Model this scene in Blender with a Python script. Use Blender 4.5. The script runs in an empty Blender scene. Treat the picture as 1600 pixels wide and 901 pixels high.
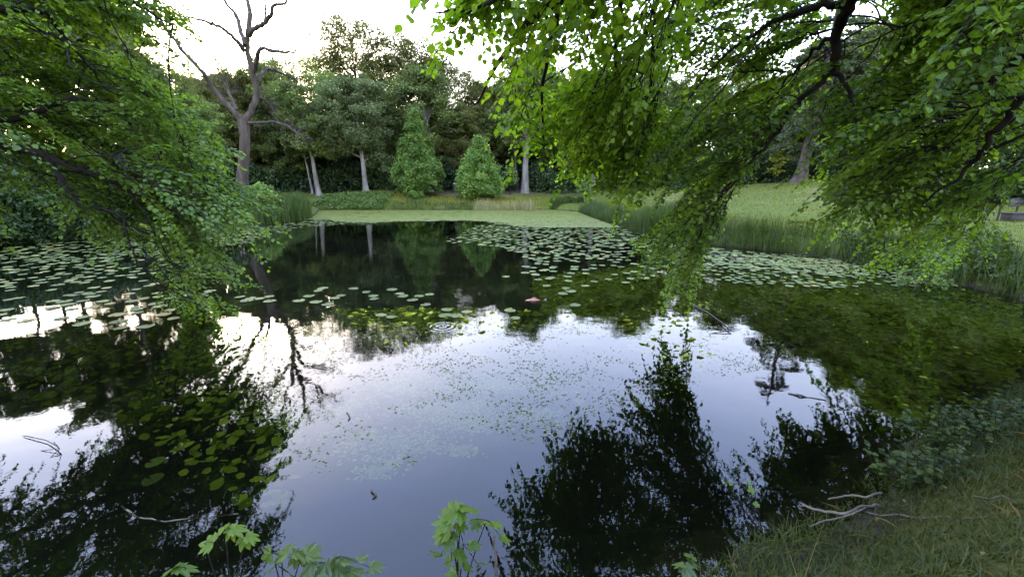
import bpy, math, random
import numpy as np

RS = np.random.RandomState
rng = RS(11)
C = bpy.context.scene.collection
F, TH, CH = 625.0, math.radians(14.4), 2.2          # focal length (px of a 1600 wide frame), camera pitch, eye above water
ct, st = math.cos(TH), math.sin(TH)

# ------------------------------------------------------------------ rays
def slope(y):
    v = (y - 450.5) / F
    return (-st - v * ct) / (ct - v * st)
def P(x, y, D):                                       # point at forward distance D seen at a pixel
    z = CH + slope(y) * D
    dep = D * ct - (z - CH) * st
    return np.array([(x - 800.0) / F * dep, D, z])
def W(x, y, z=0.0):                                   # point on the level plane z
    return P(x, y, (z - CH) / slope(y))

# ------------------------------------------------------------------ terrain
shore = [(-24, 9), (-17, 1.2), (-9, -0.4), (-4, 0.85), (-1.5, 1.3), (0, 1.45), (0.8, 1.5)]
for x, y in [(1180, 905), (1235, 855), (1330, 803), (1390, 768), (1450, 726), (1520, 664), (1600, 620)]:
    p = W(x, y, 0.2); shore.append((p[0] - .06, p[1] + .1))
shore += [(8.3, 5.0), (10.6, 6.2)]
for x, y in [(1600, 468), (1500, 444), (1400, 421), (1300, 402), (1150, 386), (1060, 374), (1005, 363), (950, 348),
             (922, 338), (905, 331), (860, 327.5), (760, 328), (640, 328), (500, 328), (488, 340), (400, 352), (290, 361),
             (200, 365), (100, 373), (0, 383)]:
    p = W(x, y); shore.append((p[0], p[1]))
shore = np.array(shore, float)

def sdist(x, y):                                      # positive on land
    x = np.asarray(x, float); y = np.asarray(y, float)
    best = np.full(x.shape, 1e9); ins = np.zeros(x.shape, bool)
    n = len(shore)
    for i in range(n):
        ax, ay = shore[i]; bx, by = shore[(i + 1) % n]
        dx, dy = bx - ax, by - ay
        t = np.clip(((x - ax) * dx + (y - ay) * dy) / (dx * dx + dy * dy), 0, 1)
        best = np.minimum(best, np.hypot(x - ax - t * dx, y - ay - t * dy))
        c = (ay > y) != (by > y)
        with np.errstate(divide='ignore', invalid='ignore'):
            ins ^= c & (x < (bx - ax) * (y - ay) / (by - ay + 1e-12) + ax)
    return np.where(ins, -best, best)
def sm(a, b, x):
    t = np.clip((np.asarray(x, float) - a) / (b - a), 0, 1); return t * t * (3 - 2 * t)
def wob(x, y, s):                                     # cheap smooth noise in -1..1
    return (np.sin(x * s + 1.3 * np.sin(y * s * .7 + 2)) + np.sin(y * s * 1.13 + 1.7 * np.sin(x * s * .6 + .5)) +
            np.sin((x + y) * s * 1.9 + 4) * .5) / 2.5
def gz(x, y):
    x = np.asarray(x, float); y = np.asarray(y, float)
    d = sdist(x, y) + .10 * wob(x, y, 2.6) + .04 * wob(x, y, 9)
    far = sm(3, 10, y) * sm(-40, -14, x + y * .2) * (1 - .9 * sm(.72, 1.15, x / np.maximum(y, 1)))
    out = .44 * sm(0, .75, d) + .006 * np.maximum(d, 0) + far * 5 * (1 - np.exp(-np.maximum(d - .3, 0) * .14 / 5))
    out = out + sm(.3, 1.5, d) * (.035 * wob(x, y, 1.7) + .02 * wob(x, y, 5.1))
    out = out + .55 * np.exp(-((x + 14) / 4.5) ** 2 - ((y - 43) / 4) ** 2)      # low mound on the far bank
    out = out + .38 * np.exp(-((x - 4.4) / 1.7) ** 2 - ((y - 1.9) / 1.5) ** 2) * sm(.1, 1.3, d)
    ins = -.95 * sm(0, 1.6, -d) - .03 * wob(x, y, 3)
    return np.where(d > 0, out, ins)
def hit(x, y, d0=2.0, d1=120.0):                      # where a pixel meets the land
    s = slope(y)
    Ds = np.arange(d0, d1, .05)
    z = CH + s * Ds
    X = (x - 800.0) / F * (Ds * ct - (z - CH) * st)
    k = np.argmax(gz(X, Ds) >= z)
    return np.array([X[k], Ds[k], gz(X[k], Ds[k])])
def on(x, D):                                         # land point at pixel column x and distance D
    X = (x - 800.0) / F * (D * ct + .5)
    return np.array([X, D, float(gz(X, D))])

# ------------------------------------------------------------------ mesh helpers
class MB:
    def __init__(s): s.v = []; s.f = []; s.r = []; s.n = 0
    def add(s, v, f, r=.5):
        v = np.asarray(v, float).reshape(-1, 3); f = np.asarray(f, int)
        s.v.append(v); s.f.append(f + s.n); s.n += len(v)
        s.r.append(np.full(len(v), r) if np.isscalar(r) else np.asarray(r, float))
    def tube(s, pts, rad, sides=6, r=.5, jit=0.0, rs=None):
        p = np.asarray(pts, float); n = len(p)
        rad = np.full(n, rad) if np.isscalar(rad) else np.asarray(rad, float)
        t = np.gradient(p, axis=0); t /= np.linalg.norm(t, axis=1)[:, None] + 1e-9
        ref = np.array([.31, .83, .1]) if abs(t[0, 2]) > .7 else np.array([0.05, 0, 1.])
        a = np.cross(t, ref); a /= np.linalg.norm(a, axis=1)[:, None] + 1e-9
        b = np.cross(t, a)
        th = np.arange(sides) * 2 * math.pi / sides
        rr = rad[:, None] * np.ones(sides)[None]
        if jit: rr = rr * (1 + jit * (rs or rng).uniform(-1, 1, rr.shape))
        V = p[:, None] + rr[..., None] * (a[:, None] * np.cos(th)[None, :, None] + b[:, None] * np.sin(th)[None, :, None])
        i = np.arange(n - 1)[:, None] * sides; j = np.arange(sides)[None]; k = (j + 1) % sides
        q = np.stack([i + j, i + k, i + sides + k, i + sides + j], -1).reshape(-1, 4)
        s.add(V.reshape(-1, 3), q, r)
        if sides > 4:
            s.add(V[-1], np.array([[0, a_, a_ + 1] for a_ in range(1, sides - 1)]), r)
    def box(s, lo, hi, r=.5):
        (x0, y0, z0), (x1, y1, z1) = lo, hi
        v = [(x0, y0, z0), (x1, y0, z0), (x1, y1, z0), (x0, y1, z0), (x0, y0, z1), (x1, y0, z1), (x1, y1, z1), (x0, y1, z1)]
        s.add(v, [(0, 3, 2, 1), (4, 5, 6, 7), (0, 1, 5, 4), (1, 2, 6, 5), (2, 3, 7, 6), (3, 0, 4, 7)], r)
    def mesh(s, name, mat, smooth=False):
        V = np.concatenate(s.v); me = bpy.data.meshes.new(name)
        lt = np.concatenate([np.full(len(f), f.shape[1]) for f in s.f])
        lv = np.concatenate([f.ravel() for f in s.f])
        me.vertices.add(len(V)); me.vertices.foreach_set('co', V.ravel())
        me.loops.add(len(lv)); me.loops.foreach_set('vertex_index', lv.astype(np.int32))
        me.polygons.add(len(lt))
        me.polygons.foreach_set('loop_start', (np.cumsum(lt) - lt).astype(np.int32))
        me.polygons.foreach_set('use_smooth', np.full(len(lt), smooth))
        at = me.attributes.new('rnd', 'FLOAT', 'POINT'); at.data.foreach_set('value', np.concatenate(s.r).astype(np.float32))
        me.update(calc_edges=True); me.validate()
        me.materials.append(mat)
        return me

def tag(o, label=None, cat=None, group=None, kind=None):
    if label: o['label'] = label
    if cat: o['category'] = cat
    if group: o['group'] = group
    if kind: o['kind'] = kind
    return o
def link(name, me, parent=None, loc=(0, 0, 0), rz=0):
    o = bpy.data.objects.new(name, me); C.objects.link(o); o.location = loc; o.rotation_euler = (0, 0, rz)
    if parent: o.parent = parent
    return o
def empty(name, loc=(0, 0, 0), rz=0, sc=1):
    o = link(name, None, None, loc, rz); o.empty_display_size = .2
    o.scale = (sc, sc, sc) if np.isscalar(sc) else sc
    return o
def struct(name, me): return tag(link(name, me), kind='structure')
def copy_tree(root, loc, rz, sc):
    r = root.copy(); C.objects.link(r); r.location = loc; r.rotation_euler = (0, 0, rz); r.scale = sc if not np.isscalar(sc) else (sc,) * 3
    for ch in list(root.children):
        c = ch.copy(); C.objects.link(c); c.parent = r
        for g in list(ch.children):
            e = g.copy(); C.objects.link(e); e.parent = c
    return r

# leaf templates: (verts, faces), length 1 along +y, normal +z
LEAF_ROUND = (np.array([(0, 0, 0), (-.44, .26, .06), (-.43, .62, .07), (0, 1.06, -.08), (.43, .62, .07), (.44, .26, .06)]),
              np.array([(0, 3, 2, 1), (0, 5, 4, 3)]))
LEAF_SIMPLE = (np.array([(0, 0, 0), (-.32, .5, .08), (0, 1, -.03), (.32, .5, .08)]), np.array([(0, 2, 1), (0, 3, 2)]))
LEAF_CLUMP = (np.array([(0, -.5, 0), (-.45, -.12, .12), (-.18, .1, .0), (-.36, .42, -.08), (.05, .55, .05), (.2, .15, .0), (.5, .2, .12), (.24, -.2, .04)]),
              np.array([(0, 7, 2, 1), (2, 5, 4, 3), (7, 6, 5, 2)]))
def palmate():
    pts = [(0, 0, 0)]; lob = [(-62, .62), (-28, .92), (0, 1.05), (28, .92), (62, .62)]
    prof = []
    for i, (a, L) in enumerate(lob):
        for da, k in ((-13, .70), (-8, .82), (0, 1.0), (7, .84), (13, .68)):
            prof.append((a + da, L * k))
        if i < 4: prof.append(((a + lob[i + 1][0]) / 2, .56))
    prof = [(-120, .25), (-88, .48)] + prof + [(88, .48), (120, .25)]
    for a, r in prof:
        pts.append((math.sin(math.radians(a)) * r, math.cos(math.radians(a)) * r, .05 * math.cos(math.radians(a * 6)) * r - .16 * r * r))
    n = len(prof)
    return np.array(pts), np.array([(0, i + 1, i) for i in range(1, n)])
LEAF_PALM = palmate()

_a = np.linspace(.5, 2 * math.pi - .5, 11) + math.pi / 2 + math.pi
LEAF_RUFFLE = (np.array([(0, 0, 0)] + [((.44 + .10 * math.sin(5 * a)) * math.cos(a) * .8, .5 + (.50 + .09 * math.sin(4 * a)) * math.sin(a), .2 * math.sin(a * 6)) for a in _a]),
               np.array([(0, i, i + 1) for i in range(1, 11)]))
def unit(v): return v / (np.linalg.norm(v, axis=-1, keepdims=True) + 1e-9)
def leaves(mb, pos, dirv, nrm, size, tmpl, rnd):
    """many leaves at once: base point, direction, normal, length"""
    T, Fc = tmpl
    d = unit(dirv); x = unit(np.cross(d, nrm)); z = np.cross(x, d)
    size = np.broadcast_to(np.asarray(size, float), (len(pos),))
    V = pos[:, None] + size[:, None, None] * (T[None, :, 0:1] * x[:, None] + T[None, :, 1:2] * d[:, None] + T[None, :, 2:3] * z[:, None])
    n = len(pos); k = len(T)
    Fa = (Fc[None] + (np.arange(n) * k)[:, None, None]).reshape(-1, Fc.shape[1])
    mb.add(V.reshape(-1, 3), Fa, np.repeat(rnd, k))

def blades(mb, base, h, w, az, lean, rnd, seg=3):
    """grass / reed blades"""
    n = len(base); t = np.linspace(0, 1, seg + 1)
    dx, dy = np.cos(az), np.sin(az)
    horiz = (lean * h)[:, None] * t[None] ** 2
    z = h[:, None] * (t[None] - .25 * (lean[:, None] * t[None]) ** 2)
    c = base[:, None] + np.stack([horiz * dx[:, None], horiz * dy[:, None], z], -1)
    ww = w[:, None] * (1 - t[None] ** 1.6) * .5
    phi = az + math.pi / 2 + .6 * np.sin(az * 7)
    side = np.stack([np.cos(phi), np.sin(phi), np.zeros(n)], -1)
    L = c - ww[..., None] * side[:, None]; R = c[:, :-1] + ww[:, :-1, None] * side[:, None]
    V = np.concatenate([L, R], 1); k = V.shape[1]
    fs = [(i, seg + 1 + i, seg + 2 + i, i + 1) for i in range(seg - 1)]
    fq = np.array(fs); ft = np.array([(seg - 1, 2 * seg, seg)])
    off = (np.arange(n) * k)[:, None, None]
    v0 = mb.n
    mb.v.append(V.reshape(-1, 3)); mb.r.append(np.repeat(rnd, k)); mb.n += n * k
    mb.f.append((fq[None] + off).reshape(-1, 4) + v0); mb.f.append((ft[None] + off).reshape(-1, 3) + v0)

# ------------------------------------------------------------------ materials
def new_mat(name):
    m = bpy.data.materials.new(name); m.use_nodes = True; n = m.node_tree; n.nodes.clear()
    out = n.nodes.new('ShaderNodeOutputMaterial'); return m, n, out
def nd(n, t, **kw):
    x = n.nodes.new(t)
    for k, v in kw.items():
        if k in x.inputs: x.inputs[k].default_value = v
        else: setattr(x, k, v)
    return x
def ramp(n, fac, stops):
    r = n.nodes.new('ShaderNodeValToRGB'); e = r.color_ramp.elements
    while len(e) < len(stops): e.new(.5)
    for el, (p, c) in zip(e, stops): el.position = p; el.color = (*c, 1)
    n.links.new(fac, r.inputs[0]); return r.outputs[0]
def leaf_mat(name, cols, trans=.4, tcol=(1.25, 1.25, .6), gloss=.05, rough=.45, objvar=.25):
    m, n, out = new_mat(name)
    at = nd(n, 'ShaderNodeAttribute', attribute_name='rnd')
    cols = [(c[0] * 1.3, c[1] * 1.22, c[2] * .8) for c in cols]; k = len(cols)
    col = ramp(n, at.outputs['Fac'], [(i / (k - 1), c) for i, c in enumerate(cols)])
    if objvar:
        oi = nd(n, 'ShaderNodeObjectInfo')
        mr = nd(n, 'ShaderNodeMapRange'); mr.inputs[3].default_value = 1 - objvar; mr.inputs[4].default_value = 1 + objvar
        n.links.new(oi.outputs['Random'], mr.inputs[0])
        mx = nd(n, 'ShaderNodeVectorMath', operation='SCALE')
        n.links.new(col, mx.inputs[0]); n.links.new(mr.outputs[0], mx.inputs['Scale']); col = mx.outputs[0]
    di = nd(n, 'ShaderNodeBsdfDiffuse'); n.links.new(col, di.inputs[0])
    tm = nd(n, 'ShaderNodeVectorMath', operation='MULTIPLY'); n.links.new(col, tm.inputs[0]); tm.inputs[1].default_value = tcol
    tr = nd(n, 'ShaderNodeBsdfTranslucent'); n.links.new(tm.outputs[0], tr.inputs[0])
    mx = nd(n, 'ShaderNodeMixShader'); mx.inputs[0].default_value = trans
    n.links.new(di.outputs[0], mx.inputs[1]); n.links.new(tr.outputs[0], mx.inputs[2])
    gl = nd(n, 'ShaderNodeBsdfGlossy', Roughness=rough); gl.inputs[0].default_value = (1, 1, 1, 1)
    m2 = nd(n, 'ShaderNodeMixShader'); m2.inputs[0].default_value = gloss * .3
    n.links.new(mx.outputs[0], m2.inputs[1]); n.links.new(gl.outputs[0], m2.inputs[2])
    n.links.new(m2.outputs[0], out.inputs[0]); return m
def noise_mat(name, stops, scale=3.0, detail=6, rough=.85, bump=.3, bscale=20.0, stretch=(1, 1, 1), dist=.02, spec=.25):
    m, n, out = new_mat(name)
    tc = nd(n, 'ShaderNodeTexCoord'); mp = nd(n, 'ShaderNodeMapping'); mp.inputs['Scale'].default_value = stretch
    n.links.new(tc.outputs['Object'], mp.inputs[0])
    nz = nd(n, 'ShaderNodeTexNoise', Scale=scale, Detail=detail, Roughness=.65); n.links.new(mp.outputs[0], nz.inputs[0])
    b = nd(n, 'ShaderNodeBsdfPrincipled', Roughness=rough); b.inputs['Specular IOR Level'].default_value = spec * .5
    n.links.new(ramp(n, nz.outputs[0], stops), b.inputs['Base Color'])
    n2 = nd(n, 'ShaderNodeTexNoise', Scale=bscale, Detail=5); n.links.new(mp.outputs[0], n2.inputs[0])
    bp = nd(n, 'ShaderNodeBump', Strength=bump, Distance=dist); n.links.new(n2.outputs[0], bp.inputs['Height'])
    n.links.new(bp.outputs[0], b.inputs['Normal']); n.links.new(b.outputs[0], out.inputs[0]); return m

M = {}
M['lime'] = leaf_mat('lime_leaf', [(.040, .078, .008), (.070, .124, .012), (.102, .172, .018), (.14, .21, .024)], .55, (1.35, 1.5, .55), .04, .5, 0)
M['maple'] = leaf_mat('maple_leaf', [(.026, .054, .009), (.049, .095, .014), (.074, .138, .020), (.11, .18, .028)], .52, (1.55, 1.5, .5), .05, .45, 0)
M['beech'] = leaf_mat('beech_leaf', [(.026, .053, .010), (.049, .092, .015), (.074, .135, .022), (.114, .18, .032)], .52, (1.5, 1.5, .55), .05, .45, 0)
M['wood_leaf'] = leaf_mat('woodland_leaf', [(.042, .064, .022), (.066, .096, .031), (.094, .128, .042), (.125, .16, .056)], .35, (1.2, 1.2, .7), .05, .5, .28)
M['olive_leaf'] = leaf_mat('olive_crown_leaf', [(.056, .068, .022), (.088, .10, .032), (.118, .126, .042)], .35, (1.2, 1.15, .7), .05, .5, .2)
M['grey_leaf'] = leaf_mat('grey_green_crown_leaf', [(.048, .068, .032), (.074, .10, .048), (.10, .132, .066)], .35, (1.2, 1.2, .8), .05, .5, .2)
M['airy_leaf'] = leaf_mat('thin_crown_leaf', [(.05, .062, .02), (.075, .09, .03), (.10, .115, .04)], .35, (1.2, 1.1, .7), .04, .5, .2)
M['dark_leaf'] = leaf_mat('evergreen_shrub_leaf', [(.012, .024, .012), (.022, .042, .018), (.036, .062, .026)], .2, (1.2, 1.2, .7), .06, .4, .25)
M['pale_leaf'] = leaf_mat('willow_leaf', [(.05, .085, .03), (.085, .14, .045), (.12, .18, .06)], .4, (1.2, 1.2, .6), .05, .5, .15)
M['cone_leaf'] = leaf_mat('young_tree_leaf', [(.038, .074, .018), (.064, .118, .027), (.095, .160, .038), (.13, .195, .052)], .38, (1.2, 1.25, .7), .05, .5, .12)
M['conifer'] = leaf_mat('conifer_needle', [(.022, .036, .020), (.038, .056, .030), (.056, .078, .04)], .25, (1.2, 1.2, .7), .04, .5, .2)
M['seedling'] = leaf_mat('seedling_leaf', [(.026, .056, .008), (.046, .088, .010), (.074, .12, .013)], .45, (1.4, 1.35, .5), .05, .45, 0)
M['nettle'] = leaf_mat('nettle_leaf', [(.026, .050, .011), (.044, .072, .016), (.066, .098, .022)], .35, (1.2, 1.2, .6), .07, .4, 0)
M['reed'] = leaf_mat('reed_blade', [(.015, .031, .007), (.027, .047, .010), (.044, .066, .015)], .3, (1.2, 1.2, .7), .05, .5, .1)
M['reed_dry'] = leaf_mat('dry_reed_blade', [(.06, .085, .035), (.12, .13, .065), (.18, .17, .11), (.23, .205, .15)], .3, (1.1, 1.1, .8), .04, .5, 0)
M['grass'] = leaf_mat('lawn_blade', [(.034, .050, .006), (.054, .068, .007), (.080, .086, .011), (.12, .10, .02)], .35, (1.2, 1.2, .6), .04, .5, 0)
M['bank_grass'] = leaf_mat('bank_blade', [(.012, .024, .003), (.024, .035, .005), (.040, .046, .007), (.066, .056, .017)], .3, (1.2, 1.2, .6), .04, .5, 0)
M['weed'] = leaf_mat('bank_weed_leaf', [(.035, .07, .025), (.06, .105, .03), (.10, .15, .04)], .35, (1.2, 1.2, .6), .05, .5, .1)
M['weed_dark'] = leaf_mat('shade_herb_leaf', [(.014, .028, .005), (.026, .044, .008), (.040, .062, .012)], .35, (1.2, 1.2, .6), .05, .5, .1)
M['straw'] = leaf_mat('dry_straw', [(.035, .028, .012), (.07, .058, .026), (.12, .10, .05)], .1, (1, 1, 1), .03, .6, 0)
M['meadow'] = leaf_mat('meadow_blade', [(.048, .070, .008), (.080, .094, .011), (.125, .118, .020), (.19, .15, .04)], .3, (1.2, 1.2, .6), .04, .5, 0)
M['bloom'] = leaf_mat('rhododendron_bloom', [(.30, .16, .26), (.42, .26, .38), (.5, .36, .44)], .3, (1, 1, 1), .03, .6, 0)
M['subleaf'] = leaf_mat('submerged_leaf', [(.06, .075, .018), (.115, .14, .028), (.18, .215, .045), (.23, .27, .07)], .3, (1.2, 1.2, .5), .0, .5, 0)
M['fleck'] = leaf_mat('water_fleck', [(.04, .05, .018), (.08, .10, .04), (.15, .18, .09)], .2, (1, 1, 1), .04, .4, 0)
M['film'] = leaf_mat('algae_film', [(.12, .145, .085), (.18, .205, .13), (.25, .275, .18)], .3, (1, 1, .9), .0, .5, 0)
M['duckweed'] = noise_mat('duckweed', [(.25, (.048, .056, .008)), (.45, (.082, .092, .013)), (.7, (.125, .128, .026))], 1.6, 9, .6, .25, 30)
M['bark_grey'] = noise_mat('grey_bark', [(.3, (.026, .020, .014)), (.5, (.050, .039, .029)), (.7, (.085, .068, .052))], 3, 8, .9, .8, 14, (1, 1, .25), .04)
M['bark_pale'] = noise_mat('pale_bark', [(.3, (.075, .066, .054)), (.5, (.135, .122, .102)), (.7, (.21, .195, .165))], 2.5, 8, .9, .6, 14, (1, 1, .3), .03)
M['bark_dark'] = noise_mat('dark_bark', [(.3, (.006, .005, .004)), (.5, (.012, .0105, .0085)), (.7, (.024, .021, .017))], 5, 8, .9, .7, 25, (1, 1, .4), .01)  # near-black tone puts the backlit look of the limbs into the colour
M['stick'] = noise_mat('weathered_stick', [(.3, (.035, .028, .02)), (.5, (.075, .06, .042)), (.7, (.125, .10, .072))], 8, 8, .9, .5, 40, (1, 1, 1), .004)
M['wet_stick'] = noise_mat('wet_stick', [(.3, (.015, .012, .01)), (.6, (.04, .032, .025))], 8, 6, .5, .4, 40, (1, 1, 1), .004)
M['bench_wood'] = noise_mat('bench_wood', [(.3, (.014, .012, .009)), (.5, (.03, .026, .02)), (.7, (.06, .052, .04))], 3, 8, .85, .5, 20, (.3, 3, 3), .01)
M['cut_wood'] = noise_mat('cut_wood', [(.3, (.30, .22, .17)), (.5, (.45, .37, .31)), (.7, (.58, .52, .47))], 6, 6, .85, .4, 20, (1, 1, 1), .01)
M['stone'] = noise_mat('pale_stone', [(.3, (.05, .05, .042)), (.5, (.09, .092, .08)), (.7, (.15, .15, .135))], 4, 8, .9, .6, 18, (1, 1, 1), .02)
M['boulder'] = noise_mat('dark_boulder', [(.3, (.010, .009, .008)), (.55, (.02, .018, .016)), (.75, (.06, .055, .048))], 3, 8, .7, .7, 9, (1, 1, 1), .04)
M['fish'] = noise_mat('fish_skin', [(.3, (.28, .09, .05)), (.5, (.36, .17, .11)), (.7, (.42, .30, .25))], 5, 4, .35, .1, 60, (1, 1, 1), .002, .5)
M['bed'] = noise_mat('pond_mud', [(.3, (.005, .005, .004)), (.7, (.011, .010, .008))], 2, 6, .95, .2, 6)

def pad_mat():
    m, n, out = new_mat('lily_pad')
    oi = nd(n, 'ShaderNodeObjectInfo'); at = nd(n, 'ShaderNodeAttribute', attribute_name='rnd')
    ad = nd(n, 'ShaderNodeMath', operation='ADD'); n.links.new(oi.outputs['Random'], ad.inputs[0]); n.links.new(at.outputs['Fac'], ad.inputs[1])
    fr = nd(n, 'ShaderNodeMath', operation='FRACT'); n.links.new(ad.outputs[0], fr.inputs[0])
    col = ramp(n, fr.outputs[0], [(0, (.046, .060, .012)), (.4, (.074, .090, .019)), (.85, (.108, .122, .028)), (1, (.15, .115, .025))])
    tc = nd(n, 'ShaderNodeTexCoord'); nz = nd(n, 'ShaderNodeTexNoise', Scale=9, Detail=5); n.links.new(tc.outputs['Object'], nz.inputs[0])
    mr = nd(n, 'ShaderNodeMapRange'); mr.inputs[1].default_value = .3; mr.inputs[2].default_value = .7
    mr.inputs[3].default_value = .65; mr.inputs[4].default_value = 1.25; n.links.new(nz.outputs[0], mr.inputs[0])
    sc = nd(n, 'ShaderNodeVectorMath', operation='SCALE'); n.links.new(col, sc.inputs[0]); n.links.new(mr.outputs[0], sc.inputs['Scale'])
    b = nd(n, 'ShaderNodeBsdfPrincipled', Roughness=.6); b.inputs['Specular IOR Level'].default_value = .1
    n.links.new(sc.outputs[0], b.inputs['Base Color'])
    bp = nd(n, 'ShaderNodeBump', Strength=.25, Distance=.01); n.links.new(nz.outputs[0], bp.inputs['Height']); n.links.new(bp.outputs[0], b.inputs['Normal'])
    n.links.new(b.outputs[0], out.inputs[0]); return m
M['pad'] = pad_mat()

def ground_mat():
    m, n, out = new_mat('ground_cover')
    geo = nd(n, 'ShaderNodeNewGeometry'); sp = nd(n, 'ShaderNodeSeparateXYZ'); n.links.new(geo.outputs['Position'], sp.inputs[0])
    def noise(s, d=6):
        z = nd(n, 'ShaderNodeTexNoise', Scale=s, Detail=d, Roughness=.65); n.links.new(geo.outputs['Position'], z.inputs[0]); return z.outputs[0]
    def mix(f, a, b):
        x = nd(n, 'ShaderNodeMix', data_type='RGBA'); n.links.new(f, x.inputs[0]); n.links.new(a, x.inputs[6]); n.links.new(b, x.inputs[7]); return x.outputs[2]
    def mr(v, a, b):
        x = nd(n, 'ShaderNodeMapRange', interpolation_type='SMOOTHSTEP'); x.inputs[1].default_value = a; x.inputs[2].default_value = b
        n.links.new(v, x.inputs[0]); return x.outputs[0]
    fine = noise(7, 8)
    grass = ramp(n, fine, [(.3, (.034, .050, .007)), (.5, (.056, .072, .009)), (.7, (.088, .090, .017))])
    straw = ramp(n, fine, [(.3, (.08, .08, .024)), (.7, (.15, .125, .05))])
    lit = ramp(n, noise(5, 8), [(.3, (.035, .022, .014)), (.5, (.075, .045, .03)), (.7, (.13, .085, .06))])
    mud = ramp(n, noise(4, 8), [(.3, (.012, .010, .006)), (.7, (.035, .028, .018))])
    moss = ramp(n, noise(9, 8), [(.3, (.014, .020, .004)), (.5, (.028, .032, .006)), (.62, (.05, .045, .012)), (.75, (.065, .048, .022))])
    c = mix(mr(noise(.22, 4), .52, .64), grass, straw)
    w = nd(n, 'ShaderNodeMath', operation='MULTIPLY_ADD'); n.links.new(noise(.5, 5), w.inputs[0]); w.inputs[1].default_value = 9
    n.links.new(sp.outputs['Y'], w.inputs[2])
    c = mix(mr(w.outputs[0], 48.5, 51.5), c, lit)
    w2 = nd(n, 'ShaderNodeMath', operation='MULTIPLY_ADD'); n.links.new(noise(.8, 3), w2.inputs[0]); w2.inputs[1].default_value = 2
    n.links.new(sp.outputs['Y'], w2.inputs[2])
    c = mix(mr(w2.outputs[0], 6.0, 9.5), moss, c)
    w3 = nd(n, 'ShaderNodeMath', operation='MULTIPLY_ADD'); n.links.new(noise(3, 4), w3.inputs[0]); w3.inputs[1].default_value = -.25
    n.links.new(sp.outputs['Z'], w3.inputs[2])
    c = mix(mr(w3.outputs[0], -.12, .0), mud, c)
    b = nd(n, 'ShaderNodeBsdfPrincipled', Roughness=.95); b.inputs['Specular IOR Level'].default_value = .1
    n.links.new(c, b.inputs['Base Color'])
    bp = nd(n, 'ShaderNodeBump', Strength=.6, Distance=.05); n.links.new(noise(22, 8), bp.inputs['Height']); n.links.new(bp.outputs[0], b.inputs['Normal'])
    n.links.new(b.outputs[0], out.inputs[0]); return m
M['ground'] = ground_mat()

RIP = W(692, 510)
def water_mat():
    m, n, out = new_mat('pond_water')
    geo = nd(n, 'ShaderNodeNewGeometry')
    mp = nd(n, 'ShaderNodeMapping'); mp.inputs['Scale'].default_value = (1, 1.4, 1); n.links.new(geo.outputs['Position'], mp.inputs[0])
    n1 = nd(n, 'ShaderNodeTexNoise', Scale=1.1, Detail=2); n.links.new(mp.outputs[0], n1.inputs[0])
    n2 = nd(n, 'ShaderNodeTexNoise', Scale=9, Detail=3); n.links.new(mp.outputs[0], n2.inputs[0])
    a = nd(n, 'ShaderNodeMath', operation='MULTIPLY_ADD'); n.links.new(n2.outputs[0], a.inputs[0]); a.inputs[1].default_value = .10; n.links.new(n1.outputs[0], a.inputs[2])
    # spreading rings where a fish has risen
    dv = nd(n, 'ShaderNodeVectorMath', operation='DISTANCE'); n.links.new(geo.outputs['Position'], dv.inputs[0]); dv.inputs[1].default_value = (RIP[0], RIP[1], 0)
    s1 = nd(n, 'ShaderNodeMath', operation='MULTIPLY'); n.links.new(dv.outputs['Value'], s1.inputs[0]); s1.inputs[1].default_value = 62
    s2 = nd(n, 'ShaderNodeMath', operation='SINE'); n.links.new(s1.outputs[0], s2.inputs[0])
    fo = nd(n, 'ShaderNodeMapRange', interpolation_type='SMOOTHSTEP'); fo.inputs[1].default_value = .26; fo.inputs[2].default_value = .20
    fo.inputs[3].default_value = 0; fo.inputs[4].default_value = .5; n.links.new(dv.outputs['Value'], fo.inputs[0])
    s3 = nd(n, 'ShaderNodeMath', operation='MULTIPLY_ADD'); n.links.new(s2.outputs[0], s3.inputs[0]); n.links.new(fo.outputs[0], s3.inputs[1]); n.links.new(a.outputs[0], s3.inputs[2])
    bp = nd(n, 'ShaderNodeBump', Strength=1.0, Distance=.0035); n.links.new(s3.outputs[0], bp.inputs['Height'])
    tr = nd(n, 'ShaderNodeBsdfTransparent'); tr.inputs[0].default_value = (.50, .54, .38, 1)
    gl = nd(n, 'ShaderNodeBsdfGlossy', Roughness=.0); gl.inputs[0].default_value = (1, 1, 1, 1)
    fr = nd(n, 'ShaderNodeFresnel', IOR=1.34)
    n.links.new(bp.outputs[0], gl.inputs['Normal']); n.links.new(bp.outputs[0], fr.inputs['Normal'])
    mx = nd(n, 'ShaderNodeMixShader'); n.links.new(fr.outputs[0], mx.inputs[0]); n.links.new(tr.outputs[0], mx.inputs[1]); n.links.new(gl.outputs[0], mx.inputs[2])
    n.links.new(mx.outputs[0], out.inputs[0]); return m
M['water'] = water_mat()

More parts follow.
